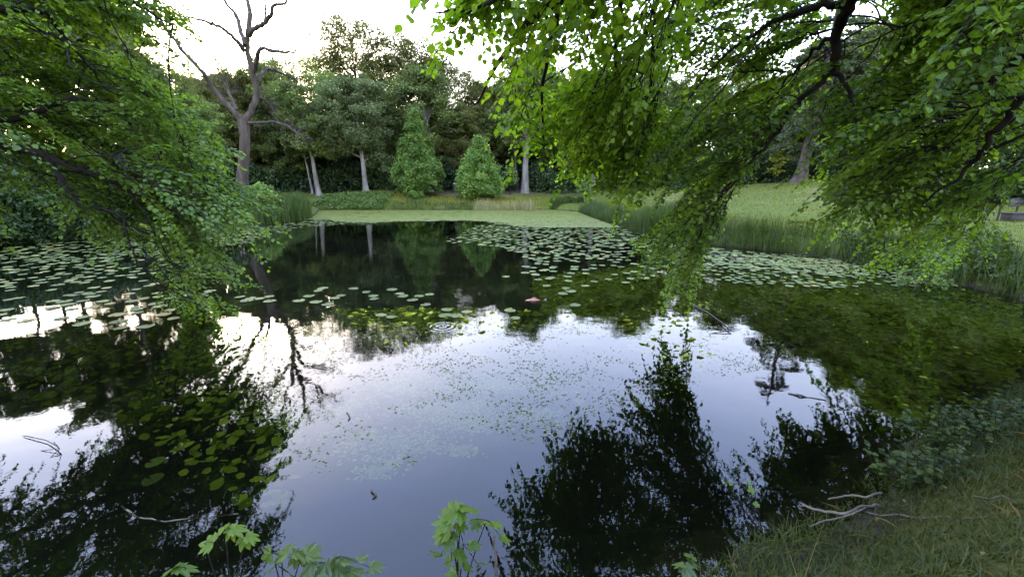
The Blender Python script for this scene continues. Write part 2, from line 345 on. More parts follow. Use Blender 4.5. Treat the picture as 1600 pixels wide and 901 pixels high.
# ------------------------------------------------------------------ ground, water
def axis(segs):
    a = []
    for lo, hi, stp in segs: a.append(np.arange(lo, hi, stp))
    a.append([segs[-1][1]]); return np.concatenate(a)
gx = axis([(-1400, -120, 160), (-120, -40, 5), (-40, -22, 1.2), (-22, -5, .3), (-5, 0, .12), (0, 7, .07), (7, 13, .14), (13, 30, .5), (30, 60, 1.5), (60, 120, 5), (120, 1400, 160)])
gy = axis([(-1200, -60, 140), (-60, -8, 4), (-8, -1, .4), (-1, 6, .07), (6, 20, .22), (20, 46, .4), (46, 70, 1), (70, 140, 4), (140, 1600, 160)])
XX, YY = np.meshgrid(gx, gy)
ZZ = gz(XX, YY)
mb = MB()
i = np.arange(len(gy) - 1)[:, None] * len(gx); j = np.arange(len(gx) - 1)[None]
mb.add(np.stack([XX, YY, ZZ], -1).reshape(-1, 3), np.stack([i + j, i + j + 1, i + len(gx) + j + 1, i + len(gx) + j], -1).reshape(-1, 4))
gme = mb.mesh('ground', M['ground'], True); gme.materials.append(M['bed'])
zc = (ZZ[:-1, :-1] + ZZ[1:, 1:]) / 2
gme.polygons.foreach_set('material_index', (zc < -.12).astype(np.int32).ravel())
struct('ground', gme)
mb = MB(); mb.add([(-32, -4, 0), (16, -4, 0), (16, 46, 0), (-32, 46, 0)], [(0, 1, 2, 3)]); struct('water', mb.mesh('water', M['water']))

# ------------------------------------------------------------------ tree generators
def bez(p0, p1, p2, n):
    t = np.linspace(0, 1, n)[:, None]; return (1 - t) ** 2 * p0 + 2 * t * (1 - t) * p1 + t * t * p2
def rvec(rs, n): return unit(rs.normal(size=(n, 3)))
def gen_tree(seed, H=15, r0=.3, base=.3, R=4.5, limbs=18, per=70, leaf=.2, clump=.75, wood='bark_grey', lm='wood_leaf',
             up=.6, lean=(0, 0), top=.9, prof='round', flat=.55, subs=5, sparse=1.0):
    rs = RS(seed); wb = MB(); lb = MB()
    n = 9; t = np.linspace(0, 1, n)
    ax = np.stack([lean[0] * H * t ** 1.2 + .012 * H * np.cumsum(rs.normal(size=n)) * t, lean[1] * H * t ** 1.2 + .012 * H * np.cumsum(rs.normal(size=n)) * t, H * top * t], -1)
    ax[0] = (0, 0, -.25)
    rad = r0 * (1 - .82 * t) ; rad[0] = r0 * 1.75
    ax = np.insert(ax, 1, ax[0] * .0 + np.array([0, 0, .35]), 0); rad = np.insert(rad, 1, r0 * 1.18)
    wb.tube(ax, rad, 9, .5, .08, rs)
    cl = []; tt = np.insert(t, 1, .03)
    for k in range(limbs):
        u = (k + rs.uniform(0, .9)) / limbs; h = base + (1 - base) * u * .97
        p0 = np.array([np.interp(h, tt, ax[:, c]) for c in range(3)])
        if prof == 'round': pr = math.sqrt(max(.06, 1 - ((u - .38) / .66) ** 2))
        elif prof == 'cone': pr = (1 - u) ** .8 + .04
        else: pr = .5 + .55 * u
        L = R * pr * rs.uniform(.8, 1.12); az = k * 2.4 + rs.uniform(-.5, .5)
        el = up * rs.uniform(.6, 1.3) + .5 * u * up
        d = np.array([math.cos(az) * math.cos(el), math.sin(az) * math.cos(el), math.sin(el)])
        p2 = p0 + d * L + np.array([0, 0, -.10 * L]); p1 = p0 + d * L * .5 + np.array([0, 0, .12 * L])
        b = bez(p0, p1, p2, 7); rr = r0 * .34 * (1 - .6 * u)
        wb.tube(b, np.linspace(rr, rr * .2, 7), 5)
        for q in np.linspace(.45, 1, 4): cl.append(bez(p0, p1, p2, 41)[int(q * 40)])
        for s in range(subs):
            q = rs.uniform(.3, .95); a0 = bez(p0, p1, p2, 41)[int(q * 40)]
            dd = unit(d * .8 + rvec(rs, 1)[0] * .9 + np.array([0, 0, .15])); l2 = L * rs.uniform(.25, .5) + .3
            a2 = a0 + dd * l2; wb.tube(bez(a0, a0 + dd * l2 * .5 + (0, 0, .1), a2, 4), np.linspace(rr * .4, rr * .12, 4), 4)
            cl += [a2, (a0 + a2) / 2 + rs.normal(size=3) * .15]
    cl = np.array(cl)
    keep = rs.uniform(size=len(cl)) < sparse; cl = cl[keep]
    m = np.maximum(4, (per * rs.uniform(.5, 1.5, len(cl))).astype(int))
    idx = np.repeat(np.arange(len(cl)), m); N = len(idx)
    csz = clump * rs.uniform(.65, 1.25, len(cl))
    off = rvec(rs, N) * (rs.uniform(0, 1, N) ** .5)[:, None] * csz[idx][:, None]; off[:, 2] *= flat
    pos = cl[idx] + off
    nr = unit(rs.normal(size=(N, 3)) * .75 + np.array([0, 0, .8]) + off * .5)
    shade = rs.uniform(.1, .75, len(cl))[idx]
    leaves(lb, pos, rvec(rs, N) + off * .6, nr, leaf * rs.uniform(.7, 1.35, N), LEAF_CLUMP, np.clip(shade + rs.normal(size=N) * .17, 0, 1))
    return wb.mesh('trunk', M[wood], True), lb.mesh('crown', M[lm])
def gen_shrub(seed, R=1.6, H=1.8, n=60, per=60, leaf=.14, lm='dark_leaf', bloom=0, clump=.42):
    rs = RS(seed); lb = MB(); wb = MB(); fb = MB(); cl = []
    for k in range(n):
        d = unit(rs.normal(size=3)); d[2] = abs(d[2]); q = rs.uniform(.45, 1) ** .6
        c = np.array([d[0] * R * q, d[1] * R * q, .12 + d[2] * H * q * .92 - .3 * (q > .8) * (d[2] < .35)]); cl.append(c)
        if k < 16: wb.tube(bez(np.array([rs.uniform(-.15, .15), rs.uniform(-.15, .15), -.15]), c * np.array([.4, .4, .6]), c, 5), np.linspace(.035, .008, 5), 4)
    cl = np.array(cl); N = n * per; idx = np.repeat(np.arange(n), per)
    off = rvec(rs, N) * (rs.uniform(0, 1, N) ** .5)[:, None] * clump; off[:, 2] *= .7
    nr = unit(rs.normal(size=(N, 3)) * .7 + np.array([0, 0, .7]) + unit(cl[idx]) * .4)
    leaves(lb, cl[idx] + off, rvec(rs, N) + unit(cl[idx]), nr, leaf * rs.uniform(.7, 1.3, N), LEAF_CLUMP, np.clip(rs.uniform(.1, .8, n)[idx] + rs.normal(size=N) * .18, 0, 1))
    if bloom:
        k = rs.choice(n, min(bloom, n), False); q = cl[k] * np.array([1.12, 1.12, 1.06]); idx = np.repeat(np.arange(len(k)), 26)
        leaves(fb, q[idx] + rs.normal(size=(len(idx), 3)) * .09, rvec(rs, len(idx)), rvec(rs, len(idx)), .09, LEAF_CLUMP, rs.uniform(size=len(idx)))
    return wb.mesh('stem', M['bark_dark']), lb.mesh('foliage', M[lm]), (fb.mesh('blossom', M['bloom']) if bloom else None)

def plant_tree(name, meshes, parts, loc, rz, sc, label, cat='tree', group=None):
    r = empty(name, loc, rz, sc)
    for nm, me in zip(parts, meshes):
        if me: link(nm, me, r)
    return tag(r, label, cat, group)

TC = ('trunk', 'crown'); SF = ('stem', 'foliage', 'blossom')
dense = [gen_tree(101, 14, .28, .14, 4.4, 24, 120, .165, .95), gen_tree(102, 15, .32, .2, 4.9, 24, 120, .165, .95, lean=(.04, .0)),
         gen_tree(103, 13, .26, .1, 4.2, 24, 115, .16, .85, up=.45), gen_tree(104, 15.5, .3, .16, 4.1, 26, 115, .165, .9, up=.75),
         gen_tree(105, 14.5, .3, .18, 4.6, 26, 85, .16, .8, up=.65, lm='olive_leaf', subs=6), gen_tree(106, 13.5, .26, .12, 4.0, 24, 110, .17, .9, up=.5, lm='grey_leaf')]
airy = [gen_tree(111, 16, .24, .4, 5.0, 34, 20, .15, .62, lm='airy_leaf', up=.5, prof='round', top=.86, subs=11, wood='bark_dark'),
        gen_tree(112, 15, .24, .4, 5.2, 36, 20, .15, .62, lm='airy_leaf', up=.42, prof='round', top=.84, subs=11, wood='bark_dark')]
tall = [gen_tree(121, 15, .20, .55, 3.2, 12, 60, .24, .7), gen_tree(122, 14, .18, .5, 3.0, 12, 55, .24, .7)]
shr = [gen_shrub(131, 2.0, 2.4, 70, 55, .2, clump=.55), gen_shrub(132, 2.4, 1.9, 70, 55, .2, clump=.55), gen_shrub(133, 1.8, 3.2, 80, 55, .2, clump=.55)]

# --- distinct trees of the far bank
def at_base(x, D): return on(x, D)
t1 = gen_tree(201, 10.5, .25, .38, 4.2, 18, 110, .16, .8, lean=(-.09, 0), prof='vase', up=.5, wood='bark_pale')
plant_tree('leaning_tree', t1, TC, at_base(500, 43), .0, 1, 'leaning pale-trunked tree with spreading crown between bare tree and young conical trees')
t1b = gen_tree(202, 7.5, .12, .5, 2.2, 9, 60, .22, .6, lean=(-.08, .02), wood='bark_pale')
plant_tree('leaning_tree', t1b, TC, at_base(490.5, 43.6), .0, 1, 'thin leaning stem close beside the pale-trunked leaning tree')
t2 = gen_tree(203, 11, .27, .3, 3.5, 22, 150, .15, .85, lean=(-.05, 0), wood='bark_pale', lm='grey_leaf', up=.5)
plant_tree('broadleaf_tree', t2, TC, at_base(574, 42.5), .6, 1, 'grey-green tree with pale lower trunk standing on the low grass mound')
t3 = gen_tree(204, 12, .48, .3, 4.4, 22, 110, .165, .9, wood='bark_pale')
plant_tree('broadleaf_tree', t3, TC, at_base(670, 46.5), .3, 1, 'tall tree whose flared silver trunk shows behind the taller young conical tree')
t4 = gen_tree(205, 14, .40, .32, 4.2, 22, 110, .165, .9, wood='bark_pale')
plant_tree('broadleaf_tree', t4, TC, at_base(820, 46), .9, 1, 'tree with pale flared trunk right of the shorter young conical tree')
t5 = gen_tree(206, 13, .28, .34, 3.6, 20, 110, .165, .85)
plant_tree('broadleaf_tree', t5, TC, at_base(807, 50), .2, .95, 'darker slim trunk just left behind the pale flared trunk')
plant_tree('broadleaf_tree', t4, TC, at_base(925, 46), 2.2, (.9, .9, .85), 'brownish trunk at the wood edge under the tips of the yellow-green bough')
plant_tree('broadleaf_tree', t5, TC, at_base(968, 45.5), 1.2, (1.1, 1.1, .85), 'trunk at the wood edge by the reddish leaf litter, next right of the brownish trunk')
for (x, D, H, p, s, lab) in [(572, 52, 0, airy[0], (1.1, 1.1, 1.2), 'tallest thin-crowned tree breaking the skyline behind the wood'),
                             (650, 53, 0, airy[1], (1.25, 1.2, 1.15), 'wide lacy-crowned tree on the skyline right of the tallest thin-crowned tree'),
                             (700, 53, 0, airy[1], (1.0, 1.0, 1.04), 'small lacy-crowned tree on the skyline beside the yellow-green bough'),
                             (528, 53.5, 0, airy[1], (.9, .9, 1.06), 'thin-crowned skyline tree just left of the tallest thin-crowned tree'),
                             (616, 54.5, 0, airy[0], (1.0, 1.0, 1.0), 'thin-crowned skyline tree between the tallest one and the wide lacy-crowned one'),
                             (462, 52, 0, airy[1], (.85, .85, 1.0), 'thin-crowned tree with pale twigs on the skyline right of the bare tree')]:
    plant_tree('thin_crowned_tree', p, TC, at_base(x, D), x * .1, s, lab)

# --- the young conical trees
def gen_cone(seed, H, R, zb):
    rs = RS(seed); wb = MB(); lb = MB()
    wb.tube([(0, 0, -.2), (0, 0, .4), (.03, .02, H * .5), (0, 0, H * .97)], [.14, .1, .06, .01], 7)
    tiers = int(H * 5.2)
    for k in range(tiers):
        u = (k + .2) / tiers; z = zb + (H - zb) * u
        pr = R * ((1 - u ** 1.5) ** .85 * (.6 + .4 * min(1, (u + .08) / .28))) + .05; z += rs.normal() * .05
        for b in range(max(4, int(10 * (1 - u) + 4))):
            az = rs.uniform(0, 6.283); z_ = z + rs.normal() * .16; L = pr * rs.uniform(.66, 1.1)
            d = np.array([math.cos(az), math.sin(az), 0]); p0 = np.array([0, 0, z_])
            p2 = p0 + d * L + np.array([0, 0, -.16 * L + .25 * u]); p1 = p0 + d * L * .5 + np.array([0, 0, .14 * L])
            pts = bez(p0, p1, p2, 9); wb.tube(pts[::2], np.linspace(.02, .005, 5), 3)
            n = int(100 * L / R * (1.15 - .2 * u)) + 22
            t = rs.uniform(.25, 1.03, n); q = np.stack([np.interp(t, np.linspace(0, 1, 9), pts[:, c]) for c in range(3)], -1)
            s = rs.choice([-1, 1], n); sd = np.stack([-d[1] * s, d[0] * s, np.zeros(n)], -1)
            q = q + sd * (rs.uniform(0, .5, n) * (1.2 - t * .5))[:, None] + rs.normal(size=(n, 3)) * np.array([.08, .08, .15])
            nr = unit(np.array([0, 0, 1.]) + rs.normal(size=(n, 3)) * .7)
            dr = sd * .6 + d * .8 + np.array([0, 0, -.55])
            leaves(lb, q, dr, nr, .155 * rs.uniform(.7, 1.3, n), LEAF_CLUMP, np.clip(rs.uniform(.15, .8) + rs.normal(size=n) * .16, 0, 1))
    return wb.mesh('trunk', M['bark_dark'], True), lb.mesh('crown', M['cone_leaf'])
plant_tree('young_conical_tree', gen_cone(301, 8.0, 2.8, .75), TC, at_base(655, 42.6), 0, 1, 'taller of the two bright green young conical trees on the far bank')
plant_tree('young_conical_tree', gen_cone(302, 5.9, 2.65, .5), TC, at_base(750, 41.6), 0, 1, 'shorter, broader bright green young conical tree on the far bank')

# --- dead tree, traced limbs with a depth of their own
def dead_tree():
    D0 = 25.5; wb = MB(); rs = RS(7)
    base = on(377, D0)
    def pl(pts, r0, r1, sides=8, sub=4):
        q = np.array([P(x, y, D0 + dd) for x, y, dd in pts]); n = len(q)
        t = np.linspace(0, n - 1, (n - 1) * sub + 1)
        s = np.stack([np.interp(t, np.arange(n), q[:, c]) for c in range(3)], -1)
        for _ in range(2): s[1:-1] = (s[:-2] + 2 * s[1:-1] + s[2:]) / 4
        s[1:-1] += rs.normal(size=s[1:-1].shape) * min(r1, .05) * .5
        wb.tube(s - base, np.linspace(r0, r1, len(s)) * .72, sides, .5, .10, rs); return s
    def twigs(s, n, L, r):
        for _ in range(n):
            k = rs.randint(len(s) // 3, len(s)); d = unit(s[min(k + 1, len(s) - 1)] - s[k - 1] + rs.normal(size=3) * .25)
            d = unit(d + rvec(rs, 1)[0] * .9); l = L * rs.uniform(.4, 1); a = s[k] - base
            b = a + d * l * .5; c = b + unit(d + rvec(rs, 1)[0] * .6 + (0, 0, .3)) * l * .5
            wb.tube(np.array([a, b, c]), [r, r * .6, r * .25], 4)
            for _q in range(4):
                e = unit(d + rvec(rs, 1)[0]) * l * .4
                wb.tube(np.array([b, b + e * .5 + rs.normal(size=3) * .03, b + e]), [r * .5, r * .35, r * .15], 3)
    tr = [(376, 306, 0), (378, 280, 0), (382, 240, 0), (383, 212, 0), (380, 186, 0)]
    q = np.array([P(x, y, D0) for x, y, _ in tr]); q[0][2] = base[2] - .3
    wb.tube(q - base, [.46, .33, .28, .27, .31], 12, .5, .08, rs)
    L = []
    L.append(pl([(379, 190, 0), (362, 170, -.2), (342, 152, -.4), (322, 120, -.8), (298, 94, -1.2), (266, 56, -1.6), (244, 20, -2.0), (236, -20, -2.2)], .24, .06))
    L.append(pl([(369, 172, -.1), (357, 145, .3), (352, 124, .6)], .14, .07))
    m = pl([(383, 190, 0), (396, 168, .2), (401, 150, .3), (400, 128, .3), (391, 100, .2), (385, 72, .1), (388, 48, 0)], .26, .15); L.append(m)
    L.append(pl([(382, 80, .1), (372, 66, -.3), (358, 52, -.7), (340, 40, -1.0), (326, 35, -1.2), (304, 28, -1.5), (284, 26, -1.7)], .17, .05))
    L.append(pl([(384, 72, 0), (377, 52, .5), (371, 26, .9), (352, 4, 1.3), (340, -30, 1.6)], .19, .07))
    L.append(pl([(388, 50, 0), (392, 24, .2), (386, 2, .5), (380, -30, .8), (384, -70, 1)], .20, .07))
    L.append(pl([(389, 56, 0), (400, 43, -.4), (416, 36, -.8), (424, 18, -1.1), (428, 6, -1.2), (446, 8, -1.6), (450, -8, -1.8)], .18, .06))
    L.append(pl([(412, 38, -.7), (416, 16, -.4), (412, -8, -.1), (420, -40, .2)], .08, .02))
    L.append(pl([(398, 112, .2), (402, 92, -.4), (405, 80, -.9), (412, 74, -1.1), (430, 81, -1.6), (446, 82, -2.0), (458, 84, -2.3), (462, 78, -2.4)], .17, .05))
    L.append(pl([(400, 126, .3), (410, 114, .8), (418, 105, 1.2), (436, 113, 1.7), (452, 119, 2.1), (466, 128, 2.5)], .16, .045))
    L.append(pl([(388, 192, 0), (408, 192, -.6), (426, 190, -1.1), (446, 194, -1.7), (462, 206, -2.1), (474, 214, -2.4)], .11, .025))
    L.append(pl([(399, 152, .3), (410, 154, .9), (421, 164, 1.3), (426, 182, 1.6)], .10, .025))
    for s in L: twigs(s, 30, 1.25, .017)
    lb = MB(); n = 260
    k = rs.randint(0, len(L[0]), n)
    pos = np.array([L[rs.choice([0, 3, 4, 9])][-1] for _ in range(n)]) - base + rs.normal(size=(n, 3)) * np.array([.5, .4, .6])
    leaves(lb, pos, rvec(rs, n), rvec(rs, n), .1, LEAF_CLUMP, rs.uniform(size=n))
    r = empty('bare_tree', base)
    link('trunk', wb.mesh('trunk', M['bark_grey'], True), r); link('crown', lb.mesh('crown', M['airy_leaf']), r)
    tag(r, 'almost leafless old tree with forked crooked limbs against the bright sky', 'tree')
dead_tree()

# --- the wood
rs = RS(5)
FILL = 'leafy tree crowded into the dark wood behind the far bank'
k = 0
for x, D in [(255, 40), (300, 44), (335, 50), (395, 47), (430, 50), (455, 47), (520, 49), (545, 52), (600, 50), (618, 54), (700, 51), (735, 49), (765, 53),
             (860, 50), (895, 54), (945, 52), (1000, 50), (350, 60), (480, 60), (640, 62), (780, 60), (880, 62), (560, 64), (420, 58), (270, 55), (385, 56), (445, 62), (520, 58), (590, 59), (680, 58), (740, 60), (830, 57), (930, 60), (990, 58), (320, 66), (400, 68), (500, 69), (600, 70), (700, 70), (800, 70), (900, 70)]:
    s = rs.uniform(.82, 1.0) * (.9 if D < 49 else 1) * (.76 if 515 < x < 745 else 1) * (.9 if D > 62 else 1)
    plant_tree('woodland_tree', dense[(k * 5 + k // 3) % 6], TC, at_base(x, D), rs.uniform(0, 6), (s * 1.05, s * 1.05, s * .95), FILL, group='trees filling the wood behind the far bank'); k += 1
for x, D, s in [(1040, 47, .82), (1090, 44, .78), (1130, 50, .85), (1180, 46, .72), (1330, 40, .95), (1400, 38, 1.15), (1470, 36, 1.25), (1540, 37, 1.3), (1610, 34, 1.3), (1680, 32, 1.3), (1435, 33, 1.1), (1575, 31, 1.2), (1290, 48, .85), (1440, 46, .95), (1215, 39, .68), (1262, 41, .72), (1300, 43, .8), (1240, 46, .85), (1360, 45, .9), (1160, 43, .68)]:
    plant_tree('woodland_tree', dense[(k * 5 + k // 3) % 6], TC, at_base(x, D), rs.uniform(0, 6), s, 'leafy tree along the far side of the sloping right-hand lawn', group='trees behind the right-hand lawn'); k += 1
for x, D, s in [(20, 27, .9), (95, 29, 1.0), (130, 31, .95), (175, 28, .95), (215, 33, 1.0), (60, 34, 1.05), (-60, 26, .95)]:
    plant_tree('slim_tree', tall[k % 2], TC, at_base(x, D), rs.uniform(0, 6), s, 'slim high-crowned tree behind the dark shrubs of the left shore', group='slim trees behind the left shore shrubs'); k += 1
for x, D, s in [(150, 44, .85), (230, 48, .9), (280, 36, .7), (60, 48, .85), (320, 38, .6)]:
    plant_tree('woodland_tree', dense[(k * 5 + k // 3) % 6], TC, at_base(x, D), rs.uniform(0, 6), s, 'leafy tree of the hazy wood left of the bare tree', group='leafy trees left of the bare tree'); k += 1
# understorey
rs = RS(8)
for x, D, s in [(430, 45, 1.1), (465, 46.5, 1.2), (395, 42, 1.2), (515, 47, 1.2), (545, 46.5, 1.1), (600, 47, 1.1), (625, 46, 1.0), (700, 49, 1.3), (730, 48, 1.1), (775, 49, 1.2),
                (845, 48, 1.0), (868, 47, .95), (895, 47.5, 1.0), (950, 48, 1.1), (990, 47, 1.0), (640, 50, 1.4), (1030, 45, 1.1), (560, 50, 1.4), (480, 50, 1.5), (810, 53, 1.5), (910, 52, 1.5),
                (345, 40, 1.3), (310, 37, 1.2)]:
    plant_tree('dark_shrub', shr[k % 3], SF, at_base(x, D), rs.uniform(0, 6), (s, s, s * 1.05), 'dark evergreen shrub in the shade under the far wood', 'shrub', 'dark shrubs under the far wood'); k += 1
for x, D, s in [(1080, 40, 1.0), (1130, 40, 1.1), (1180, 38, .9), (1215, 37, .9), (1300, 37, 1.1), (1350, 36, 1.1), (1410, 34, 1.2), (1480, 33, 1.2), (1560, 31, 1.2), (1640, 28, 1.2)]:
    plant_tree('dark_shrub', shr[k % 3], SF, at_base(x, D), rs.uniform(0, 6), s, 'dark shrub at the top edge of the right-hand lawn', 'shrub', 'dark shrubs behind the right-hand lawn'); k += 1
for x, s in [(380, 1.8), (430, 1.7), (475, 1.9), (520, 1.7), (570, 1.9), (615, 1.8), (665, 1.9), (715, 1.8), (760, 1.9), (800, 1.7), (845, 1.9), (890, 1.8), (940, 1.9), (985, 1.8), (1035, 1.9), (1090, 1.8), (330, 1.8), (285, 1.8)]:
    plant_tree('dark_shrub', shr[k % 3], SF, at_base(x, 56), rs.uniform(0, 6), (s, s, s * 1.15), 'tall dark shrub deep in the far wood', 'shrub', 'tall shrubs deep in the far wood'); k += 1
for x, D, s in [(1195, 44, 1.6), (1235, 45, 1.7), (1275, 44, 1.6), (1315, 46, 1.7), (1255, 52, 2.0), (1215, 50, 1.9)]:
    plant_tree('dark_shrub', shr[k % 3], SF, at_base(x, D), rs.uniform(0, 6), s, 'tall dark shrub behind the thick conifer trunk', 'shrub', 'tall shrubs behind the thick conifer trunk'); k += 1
# left shore shrubs
rho = [gen_shrub(141, 1.7, 2.0, 80, 60, .14, bloom=0), gen_shrub(142, 1.9, 2.2, 80, 60, .14, bloom=24)]
for x, D, s in [(-70, 15.0, 1.15), (-25, 15.6, 1.1), (15, 16.3, 1.1), (60, 17.1, 1.15), (100, 18.0, 1.1), (145, 19.1, 1.1), (195, 20.4, 1.1), (-20, 18.5, 1.5), (90, 20.5, 1.5), (240, 21.1, 1.0), (170, 22.5, 1.4)]:
    plant_tree('dark_shrub', rho[0], SF, at_base(x, D), rs.uniform(0, 6), s, 'dark shrub hanging over the water along the left shore', 'shrub', 'dark shrubs on the left shore'); k += 1
for x, y in [(-30, 383), (10, 382), (50, 379), (85, 375), (120, 371), (160, 367), (200, 363), (240, 361), (275, 360)]:
    p = W(x, y); p = np.array([p[0] - .25, p[1] + .45, 0]); p[2] = gz(p[0], p[1]) - .1
    plant_tree('dark_shrub', rho[0], SF, p, x * .3, (.62, .5, .42), 'low dark shrub skirting the water under the left shore shrubs', 'shrub', 'low shrubs skirting the left waterline')
plant_tree('flowering_shrub', rho[1], SF, at_base(285, 22.0), .4, 1.0, 'shrub with mauve-pink blossoms at the left shore, nearer the dark shrubs', 'shrub')
plant_tree('flowering_shrub', rho[1], SF, at_base(335, 23.4), 2.4, .95, 'shrub with mauve-pink blossoms at the left shore, nearer the bare tree', 'shrub')
pal = gen_shrub(151, 1.15, 1.75, 60, 60, .13, 'pale_leaf')
plant_tree('pale_shrub', pal, SF, at_base(408, 25.2), 0, 1, 'rounded pale green shrub at the foot of the bare tree, beside the reeds', 'shrub')
plant_tree('pale_shrub', pal, SF, at_base(378, 24.6), 2, (.7, .7, .75), 'small pale shrub in front of the bare tree trunk', 'shrub')
plant_tree('pale_shrub', gen_shrub(152, 2.4, 2.6, 80, 60, .18, 'pale_leaf'), SF, at_base(60, 24), 2, (1.1, 1, .95), 'broad yellowish-green shrub rising behind the dark shrubs of the left shore', 'shrub')
plant_tree('small_bush', gen_shrub(153, .75, .85, 36, 40, .14, 'cone_leaf', clump=.3), SF, at_base(651, 40.2), 0, 1, 'small round green bush at the duckweed edge in front of the taller young conical tree', 'bush')
sap = gen_tree(161, 2.6, .03, .35, .7, 9, 14, .16, .3, lm='pale_leaf', wood='bark_dark', subs=2)
plant_tree('sapling', sap, TC, at_base(797, 44.5), 0, 1, 'spindly sapling between the shorter conical tree and the pale flared trunk')
plant_tree('sapling', gen_tree(162, 3.0, .03, .3, .6, 9, 14, .15, .3, lm='subleaf', wood='bark_dark', subs=2), TC, at_base(1204, 35.5), 0, .9, 'yellow-leaved sapling at the edge of the lawn left of the thick conifer trunk')
plant_tree('sapling', gen_tree(163, 2.1, .025, .25, .5, 9, 14, .12, .26, lm='pale_leaf', wood='bark_dark', subs=2), TC, at_base(912, 37), 0, .9, 'young sapling on the grassy point above the lily pads')
# thick conifer on the lawn edge
def gen_conifer(seed, H, R):
    rs = RS(seed); wb = MB(); lb = MB()
    wb.tube([(-.15, 0, -.3), (-.08, 0, .3), (0, 0, 1.2), (.25, 0, 4), (.5, 0, 8), (.6, .1, H)], [.85, .55, .42, .36, .25, .03], 11, .5, .1, rs)
    for k in range(64):
        u = rs.uniform(.16, .985); z = H * u; az = k * 2.4 + rs.uniform(-.4, .4); L = R * (1 - u) ** .7 * rs.uniform(.7, 1.1) + .4
        d = np.array([math.cos(az), math.sin(az), 0]); p0 = np.array([.5 * min(1, u * 1.6), 0, z])
        pts = bez(p0, p0 + d * L * .5 + (0, 0, .12 * L), p0 + d * L + (0, 0, -.22 * L + .1), 9); wb.tube(pts, np.linspace(.05, .01, 9), 4)
        n = int(70 * L / 2) + 20; t = rs.uniform(.2, 1, n)
        q = np.stack([np.interp(t, np.linspace(0, 1, 9), pts[:, c]) for c in range(3)], -1)
        s = rs.choice([-1, 1], n); sd = np.stack([-d[1] * s, d[0] * s, np.zeros(n)], -1)
        ofs = rs.uniform(0, .55, n); q = q + sd * ofs[:, None] * (1.1 - t * .7)[:, None]; q[:, 2] -= ofs * .3 + rs.uniform(0, .25, n)
        leaves(lb, q, sd + d + np.array([0, 0, -.8]), unit(np.array([0, 0, 1.]) + rs.normal(size=(n, 3)) * .5), .22 * rs.uniform(.7, 1.3, n), LEAF_CLUMP, rs.uniform(size=n))
    return wb.mesh('trunk', M['bark_grey'], True), lb.mesh('crown', M['conifer'])
con = gen_conifer(401, 15.5, 4.6)
plant_tree('conifer', con, TC, at_base(1243, 33.5), 0, 1, 'conifer with thick pale flared trunk at the top of the right-hand lawn')

# ------------------------------------------------------------------ overhanging trees
def spray(wb, lb, rs, p, d, L, nl, ls, droop, tmpl, tint, up=None):
    """one twig with alternate leaves held in a nearly level plane"""
    n = 6; t = np.linspace(0, 1, n); up = np.array([0, 0, 1.]) if up is None else up
    d = unit(d); g = np.array([0, 0, -1.])
    pts = p + d * L * t[:, None] + g * (droop * L * t ** 2)[:, None] + rs.normal(size=(n, 3)) * .010 * t[:, None]
    wb.tube(pts[[0, 2, 3, 5]], [.0042, .0032, .0026, .0014], 3)
    u = (np.arange(nl) + rs.uniform(0, .9, nl)) / nl; u = .10 + .93 * u
    q = np.stack([np.interp(np.minimum(u, 1), t, pts[:, c]) for c in range(3)], -1)
    td = unit(d + g * (2 * droop * u)[:, None])
    s = np.where(np.arange(nl) % 2, 1., -1.)
    side = unit(np.cross(td, up) + 1e-3) * s[:, None]
    dl = unit(side * .85 + td * (.35 + .7 * u)[:, None] + rs.normal(size=(nl, 3)) * .2 + g * rs.uniform(0, .45, (nl, 1)))
    nr = unit(up + rs.normal(size=(nl, 3)) * .30)
    leaves(lb, q + dl * .02, dl, nr, ls * rs.uniform(.5, 1.3, nl) * (1.08 - .3 * u), tmpl, np.clip(tint + rs.normal(size=nl) * .17, 0, 1))
def fan(wb, lb, rs, base, d, L, ls, tmpl, tint, droop, ntw, tl, ok):
    """a branchlet carrying leafy twigs left and right: one flat drooping layer"""
    n = 9; t = np.linspace(0, 1, n); g = np.array([0, 0, -1.])
    up = unit(np.array([0, 0, 1.]) + rs.normal(size=3) * .22)
    pts = base + d * L * t[:, None] + g * (droop * L * t ** 2)[:, None]; pts[1:] += rs.normal(size=(n - 1, 3)) * .018 * L
    todo = []
    for k in range(ntw):
        u = .12 + .88 * (k + rs.uniform(0, .8)) / ntw; p = np.array([np.interp(u, t, pts[:, c]) for c in range(3)])
        td = unit(d + g * 2 * droop * u); side = unit(np.cross(td, up)) * (1 if k % 2 else -1)
        dd = unit(side * rs.uniform(.5, 1.0) + td * rs.uniform(.5, 1.0) + rs.normal(size=3) * .12)
        l = tl * rs.uniform(.6, 1.2) * (1.1 - .5 * u)
        if ok(p + dd * l * .7): todo.append((p, dd, l))
    if len(todo) < .45 * ntw: return False
    wb.tube(pts, np.linspace(.009, .0025, n), 4)
    for p, dd, l in todo: spray(wb, lb, rs, p, dd, l, max(5, int(l / ls * 2.1)), ls, rs.uniform(.05, .3), tmpl, tint + rs.normal() * .07, up)
    spray(wb, lb, rs, pts[-2], unit(d + g * 2 * droop), tl, int(tl / ls * 2.1), ls, .2, tmpl, tint, up)
    return True
def in_poly(px, py, poly):
    ins = False; n = len(poly)
    for i in range(n):
        ax, ay = poly[i]; bx, by = poly[(i + 1) % n]
        if (ay > py) != (by > py) and px < (bx - ax) * (py - ay) / (by - ay) + ax: ins = not ins
    return ins
